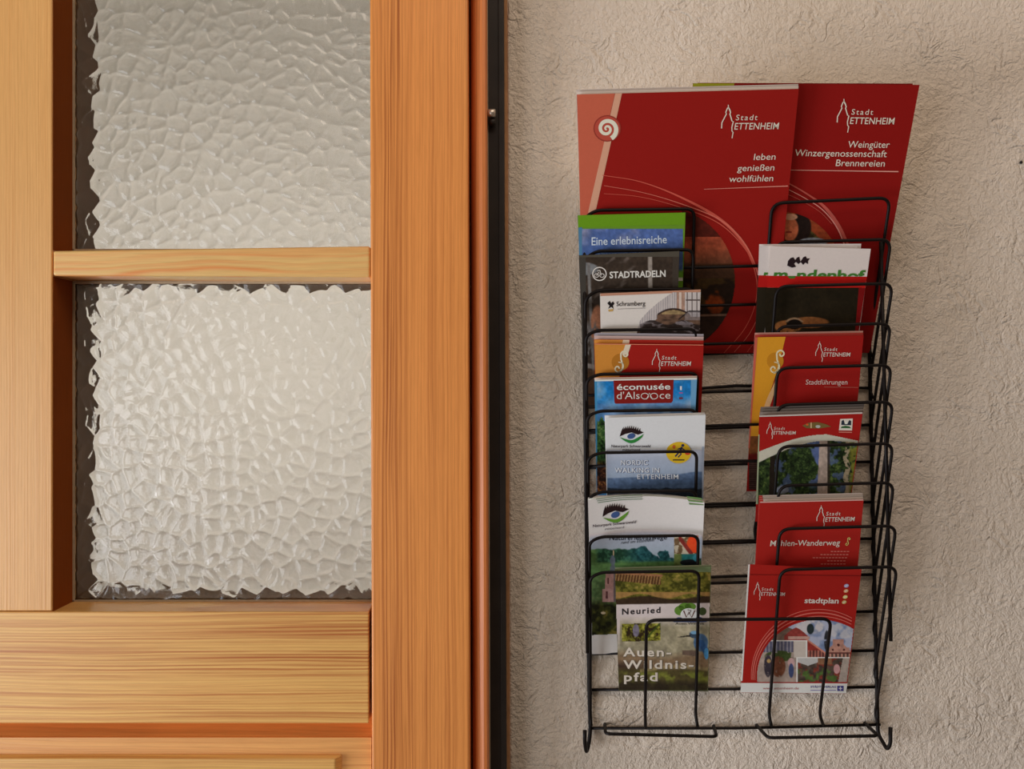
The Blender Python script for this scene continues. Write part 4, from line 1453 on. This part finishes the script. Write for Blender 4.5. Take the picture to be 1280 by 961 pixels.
L.photo(936.2, 545, 950, 612, guide, 0.7, 0.00016)
L.done()
copies('brochure', ['copy right behind the Stadtführungen leaflet, pinkish upper edge', 'rearmost copy behind the Stadtführungen leaflet, pale upper edge'], 'brochure', t5, [3.2, 5.6],
       [(150, 52, 44), (168, 120, 106)], 'stack of town tour leaflets', 0.003, 0.0016, 0.0011, -0.3)

# pocket 7: birch trees
t7 = leaf_sheet((949, 519), (1078.5, 515), (1060, 650), (944, 652), 555)
L = Leaflet('brochure', 'red topped leaflet with white arc over a photo of birch trunks', 'brochure', t7, (144, 26, 22), 0.004)


def birch(X, Y):
    img = foliage(X, Y, (22, 30, 16), (44, 58, 28), (84, 98, 48), 9, 13)
    sky = (76, 88, 124)
    sm = step(1 - np.hypot((X - 1017) / 13, (Y - 578) / 30), .5)
    sm = np.maximum(sm, step(fbm(X, Y, 9, 44) - 0.6, .08) * (X > 965) * .7)
    sm = np.maximum(sm, step(8 - np.abs(Y - 556), 6) * (X > 990) * (X < 1030) * 0.9)
    img = lerp(img, sm, sky)
    fo2 = foliage(X, Y, (24, 32, 18), (40, 54, 26), (70, 86, 44), 5, 71)
    m2 = (step(1 - np.hypot((X - 1001) / 19, (Y - 582) / 27) + 0.9 * (fbm(X, Y, 9, 3) - .5), .12))[..., None]
    img = img * (1 - m2) + fo2 * m2
    img = lerp(img, blob(X, Y, 978, 612, 8, 5) * .8, (130, 132, 140))
    bark = 0.8 + 0.35 * fbm(X * 1.5, Y, 5, 9)
    t_ = (X > 1024.5 - (Y - 550) * 0.045) & (X < 1034.5) & (Y > 550)
    img = np.where(t_[..., None], C3((158, 138, 124)) * bark[..., None], img)
    t2 = (X >= 1034) & (X < 1037.5)
    img = lerp(img, t2 * .8, (52, 40, 34))
    t4 = np.abs(X - 1058.5 - 1.5 * np.sin(Y * 0.25)) < 3
    img = lerp(img, t4 * step(fbm(X, Y, 4, 8) - 0.42, .1), (142, 126, 100))
    img = lerp(img, (np.abs(X - 966 + (Y - 560) * 0.03) < 3.2) & (Y > 562), (34, 26, 20))
    img = lerp(img, step(X - 1062, 4) * step(fbm(X, Y, 6, 3) - .45, .1) * .8, (112, 106, 38))
    u = (X - 946) / 126
    arc = 577 - 34 * np.sin(np.clip(u * 0.95 + 0.0, 0, 1) * math.pi * 0.72)
    arc = np.where(u < .72, 579 - 28.5 * np.sin(np.clip(u / .72, 0, 1) * math.pi / 2), 550.5 + (u - .72) * 10)
    wa = 565 - 22.5 * np.sin(np.clip(u / .70, 0, 1) * math.pi / 2) + np.clip(u - .7, 0, 1) * 26
    img = np.where((Y < arc)[..., None], fill(X, (176, 170, 152)), img)
    xl = 946.6
    xr = 1078.0 - (Y - 515) * 0.137
    return img, (Y > wa) & (X < xr) & (X > xl)


L.photo(946.4, 538, 1077, 630, birch, 0.65, 0.00014)
L.poly([(948.1, 543), (949.4, 543), (947.2, 630), (944.9, 630)], (142, 150, 118), 0.00018)
L.poly([(949.2, 519.2), (1078, 515.2), (1078, 517.0), (949.2, 521)], (176, 170, 160), 0.00014)
tower_logo(L, 958.5, 527.5, 0.505, (212, 186, 172), 0.0)
L.poly([(1003, 532), (1010, 528.5), (1022, 527.5), (1032, 530), (1039, 533.2), (1024, 535.5), (1008, 535)], (104, 84, 46), 0.00026, 'emblem')
L.rect(1013.2, 528, 1014.6, 535, (190, 160, 120), 0.00032, 'emblem')
L.ell(1022.5, 533, 3, 1.8, (160, 160, 150), 0.00034, 'emblem')
L.ell(1009, 530.6, 1.6, 1.2, (196, 84, 40), 0.00034, 'emblem')
L.poly([(1050.3, 523.6), (1066, 523), (1065, 538), (1048.6, 537.8)], (196, 186, 172), 0.0003, 'emblem')
L.poly([(1051, 535), (1064, 535.2), (1062, 533), (1057, 532), (1052, 533)], (44, 84, 44), 0.00038, 'emblem')
L.poly([(1051.5, 531), (1052, 526), (1054.5, 524.6), (1056, 530), (1059, 530), (1061.5, 525), (1063.8, 526), (1064, 531.5)], (38, 44, 54), 0.0004, 'emblem')
L.ell(1057.8, 528.4, 2.0, 1.6, (206, 196, 182), 0.00044, 'emblem')
L.stroke([(1048.5, 540), (1065, 540.4)], 1.2, (182, 110, 94), 0.0003, 'small_print')
L.done()
copies('brochure', ['copy right behind the leaflet with birch trunks', 'grey upper edge of another copy behind the birch trunk leaflet', 'rearmost dark grey edge behind the birch trunk leaflet'], 'brochure', t7,
       [4, 7.5, 10.5], [(118, 106, 98), (98, 88, 80), (104, 92, 84)], 'stack of birch leaflets', 0.0046, 0.0014, 0.0010, 0.6)

# pocket 9: Muehlen-Wanderweg
t9 = leaf_sheet((950, 627), (1079.5, 624), (1070, 735), (942, 736), 658)
L = Leaflet('brochure', 'plain red leaflet lettered Mühlen-Wanderweg', 'brochure', t9, (146, 30, 24), 0.003)
L.rect(950.2, 627, 1079, 628.3, (190, 150, 140), 0.00014, slope=-0.022)
tower_logo(L, 1021, 632, 0.66, (218, 190, 176), -0.02)
L.text('Mühlen-Wanderweg', 962.5, 682.5, 87, 7.2, (212, 184, 168), 0.16, -0.012, 0.004)
flourish(L, 1060.3, 677, 0.36, (196, 190, 110), 0.0004)
for q, (wd_, xx) in enumerate(((24, 1038.5), (36, 1025.5), (45, 1016), (27, 1034), (35, 1026))):
    for a_ in range(int(wd_ / 4)):
        L.stroke([(xx + a_ * 4, 689.2 + q * 3.9), (xx + a_ * 4 + 2.9, 689.2 + q * 3.9)], 1.3, (176, 96, 84), 0.0003, 'small_print')
L.done()
copies('brochure', ['pale copy right behind the red Mühlen-Wanderweg leaflet', 'grey-white copy in the middle behind the Mühlen-Wanderweg leaflet', 'rearmost grey-white copy behind the Mühlen-Wanderweg leaflet'], 'brochure', t9,
       [3, 5.5, 8], [(178, 160, 148), (160, 146, 134), (172, 156, 144)], 'stack of mill trail leaflets', 0.0036, 0.0014, 0.0010, -0.4)
for a in ALL[-3:]:
    c = a.sh.c
    a.poly([(c[0][0], c[0][1] + 0.3), (c[0][0] + 4.5, c[0][1] + 0.3), (c[3][0] + 4.5, c[3][1] - 1), (c[3][0], c[3][1] - 1)], (150, 44, 36), 0.0002)
    a.done(); ALL.pop()

# pocket 10: stadtplan
t10 = leaf_sheet((935.5, 705), (1077, 711.5), (1057.5, 867), (925.5, 865.5), 709)
t10.yb = 866; t10.yt = 706
L = Leaflet('brochure', 'red folded town map lettered stadtplan with oval photo of market and town hall', 'brochure', t10, (144, 28, 22), 0.0026)
L.poly([(935.4, 705.2), (937.4, 705.4), (928, 851), (926.2, 851)], (206, 192, 184), 0.00014)
L.stroke([(937, 718), (1075.5, 719.5)], 0.9, (104, 18, 14), 0.0002)
L.poly([(926.3, 853.5), (1059.2, 854.0), (1057.5, 866.6), (925.6, 865.2)], (208, 194, 186), 0.00014)
tower_logo(L, 942.5, 727.5, 0.54, (214, 180, 168), 0.02)
L.text('stadtplan', 1005.5, 753.5, 42.5, 6.6, (216, 186, 174), 0.14, 0.01, 0.02)
for cx, cy, cc in ((1058, 732, (150, 146, 176)), (1057.5, 738.5, (196, 140, 96)), (1056.5, 746, (200, 180, 110)), (1055.2, 752.5, (180, 150, 90))):
    L.ell(cx, cy, 3.0, 2.2, cc, 0.0003, 'emblem', -0.3)
    L.stroke([(cx - 1.6, cy + 0.8), (cx + 1.4, cy - 0.8)], 0.8, (220, 206, 190), 0.0004, 'emblem')


def plan_photo(X, Y):
    img = fill(X, (104, 116, 142))
    n = fbm(X, Y, 14, 3, 3)
    img = lerp(img, step(n - 0.5, .15), (150, 152, 166))
    img = lerp(img, blob(X, Y, 1012, 783, 18, 9) * step(fbm(X, Y, 8, 63) - .42, .25), (176, 168, 166))
    img = lerp(img, blob(X, Y, 1054, 788, 19, 10) * .8 * step(fbm(X, Y, 8, 64) - .4, .25), (176, 170, 168))
    img = lerp(img, (X < 990) & (Y > 782 + np.abs(X - 978) * 0.3), (104, 84, 72))
    # onion roof and main roof
    img = lerp(img, (Y > 784 + np.abs(X - 995) ** 1.3 * 0.32) & (Y < 800) & (np.abs(X - 995) < 15), (126, 52, 46))
    img = lerp(img, (Y > 795) & (Y < 799) & (X > 985) & (X < 1012), (164, 128, 114))
    roof = (Y > 799 + np.clip(X - 1008, 0, 60) * 0.72) & (X > 1000) & (X < 1037)
    img = lerp(img, roof, (124, 44, 38))
    img = lerp(img, roof & (Y > 813), (150, 92, 78))
    img = lerp(img, roof & (Y > 813) & ((X * 0.5) % 2 < .9), (84, 48, 44))
    img = lerp(img, step(1.3 - np.abs(Y - 799 - (X - 1008) * 0.72), 1) * (X > 1008) * (X < 1036), (172, 110, 90))
    img = lerp(img, blob(X, Y, 1013, 786, 4.5, 6.5), (36, 44, 44))
    img = lerp(img, blob(X, Y, 1033.5, 801, 3.4, 13) * step(fbm(X, Y, 4, 62) - .33, .1), (44, 44, 48))
    # baroque gable
    g = (Y > 803 + np.clip(np.abs(X - 1048) - 4, 0, 30) * 0.9) & (Y < 822) & (X > 1034)
    g = g | ((Y > 809) & (X > 1037) & (X < 1062) & (Y < 822))
    g = g | ((np.abs(X - 1048) < 7) & (Y > 799))
    img = lerp(img, g, (160, 116, 100))
    img = lerp(img, (np.hypot((X - 1048), (Y - 806)) < 1.7) | (np.hypot(X - 1041, Y - 812) < 1.4) | (np.hypot(X - 1055, Y - 812) < 1.4), (66, 34, 32))
    img = lerp(img, g & (np.abs(Y - 816) < 0.8), (92, 50, 46))
    img = lerp(img, g & (Y > 817) & (np.sin(X * 1.3) > .1), (74, 56, 50))
    # left lower: people
    lowl = (X < 1009) & (Y > 800)
    pe = fill(X, (150, 132, 120)) * (0.85 + .3 * n)[..., None]
    pe = lerp(pe, (Y < 815) & (X < 992), (80, 78, 94))
    pe = lerp(pe, (Y < 815) & (X < 992) & (np.sin(X * 1.4) > .3), (124, 118, 124))
    pe = lerp(pe, blob(X, Y, 974, 820, 18, 7) * step(fbm(X, Y, 5, 3) - .35, .1), (58, 70, 36))
    pe = lerp(pe, blob(X, Y, 973, 833, 9, 13) * step(fbm(X, Y, 5, 13) - .25, .1), (104, 62, 44))
    pe = lerp(pe, blob(X, Y, 960, 832, 5, 14) * step(fbm(X, Y, 4, 65) - .3, .1), (56, 48, 54))
    pe = lerp(pe, blob(X, Y, 961, 826, 2.4, 2.4), (160, 128, 80))
    pe = lerp(pe, blob(X, Y, 989, 828, 4.2, 6), (176, 140, 136))
    pe = lerp(pe, blob(X, Y, 989, 838, 3.2, 9), (58, 66, 96))
    pe = lerp(pe, (X > 992) & (Y < 822), (174, 162, 150))
    pe = lerp(pe, (np.abs(Y - 800.6) < .9) | ((np.abs(X - 1008) < .9)), (206, 192, 184))
    img = np.where(lowl[..., None], pe, img)
    # right lower: market
    lowr = (X > 995.5) & (Y > 821 )
    mk = fill(X, (66, 54, 46)) * (0.6 + .9 * fbm(X, Y, 5, 23))[..., None]
    mk = lerp(mk, step(fbm(X, Y, 6, 33) - .55, .1), (110, 50, 40))
    mk = lerp(mk, step(fbm(X, Y, 7, 36) - .6, .1) * (Y > 835), (72, 92, 44))
    mk = lerp(mk, (Y < 832 - np.abs(X - 1010) * 0.35), (168, 164, 158))
    mk = lerp(mk, (X > 1022) & (Y < 830) & (X < 1040), (120, 84, 60))
    mk = lerp(mk, blob(X, Y, 1046, 836, 4, 6), (176, 130, 128))
    mk = lerp(mk, (X > 1048 + (851 - Y) * 0.2), (150, 136, 124))
    mk = lerp(mk, (np.abs(Y - 821.5) < .9) | (np.abs(X - 996.3) < .8), (206, 192, 184))
    img = np.where(lowr[..., None], mk, img)
    e = ((X - 1024) / 78.0) ** 2 + ((Y - 845) / 71.0) ** 2
    xr = 1077 - (Y - 711) * 0.1255 - 0.5
    return img, (e < 1) & (X < xr) & (Y < 852.6)


L.photo(944, 772, 1073, 853.5, plan_photo, 0.6, 0.00014)
for k, (a_, a2_, w_) in enumerate(((1.03, 1.055, 1.0), (1.055, 1.11, 1.5), (1.075, 1.165, 0.9))):
    pts = []
    for q in range(60):
        th = math.radians(172 + q * (128) / 59)
        x_ = 1024 + 78 * a_ * math.cos(th) - k * 0.5
        y_ = 845 + 71 * a2_ * math.sin(th) - k * 0.4
        if y_ < 852 and x_ < 1076 - (y_ - 711) * 0.1255 and x_ > 929: pts.append((x_, y_))
    L.stroke(pts, w_, (184, 92, 80), 0.0003)
L.text('www.ettenheim.de', 953.5, 861.5, 45, 3.0, (150, 74, 74), 0.0, 0.0)
L.text('STÄDTE-VERLAG', 1013, 859.6, 32, 2.6, (84, 80, 122), 0.1, 0.0, 0.02)
L.stroke([(1013, 862.6), (1045, 862.6)], 1.0, (120, 114, 150), 0.0003, 'small_print')
L.rect(1046.5, 857, 1054.5, 863.6, (60, 58, 112), 0.0003, 'emblem')
L.stroke([(1048.5, 860.3), (1052.8, 860.3)], 1.0, (200, 190, 190), 0.0004, 'emblem')
L.stroke([(1050.5, 858), (1050.5, 862.6)], 1.0, (200, 190, 190), 0.0004, 'emblem')
L.done()
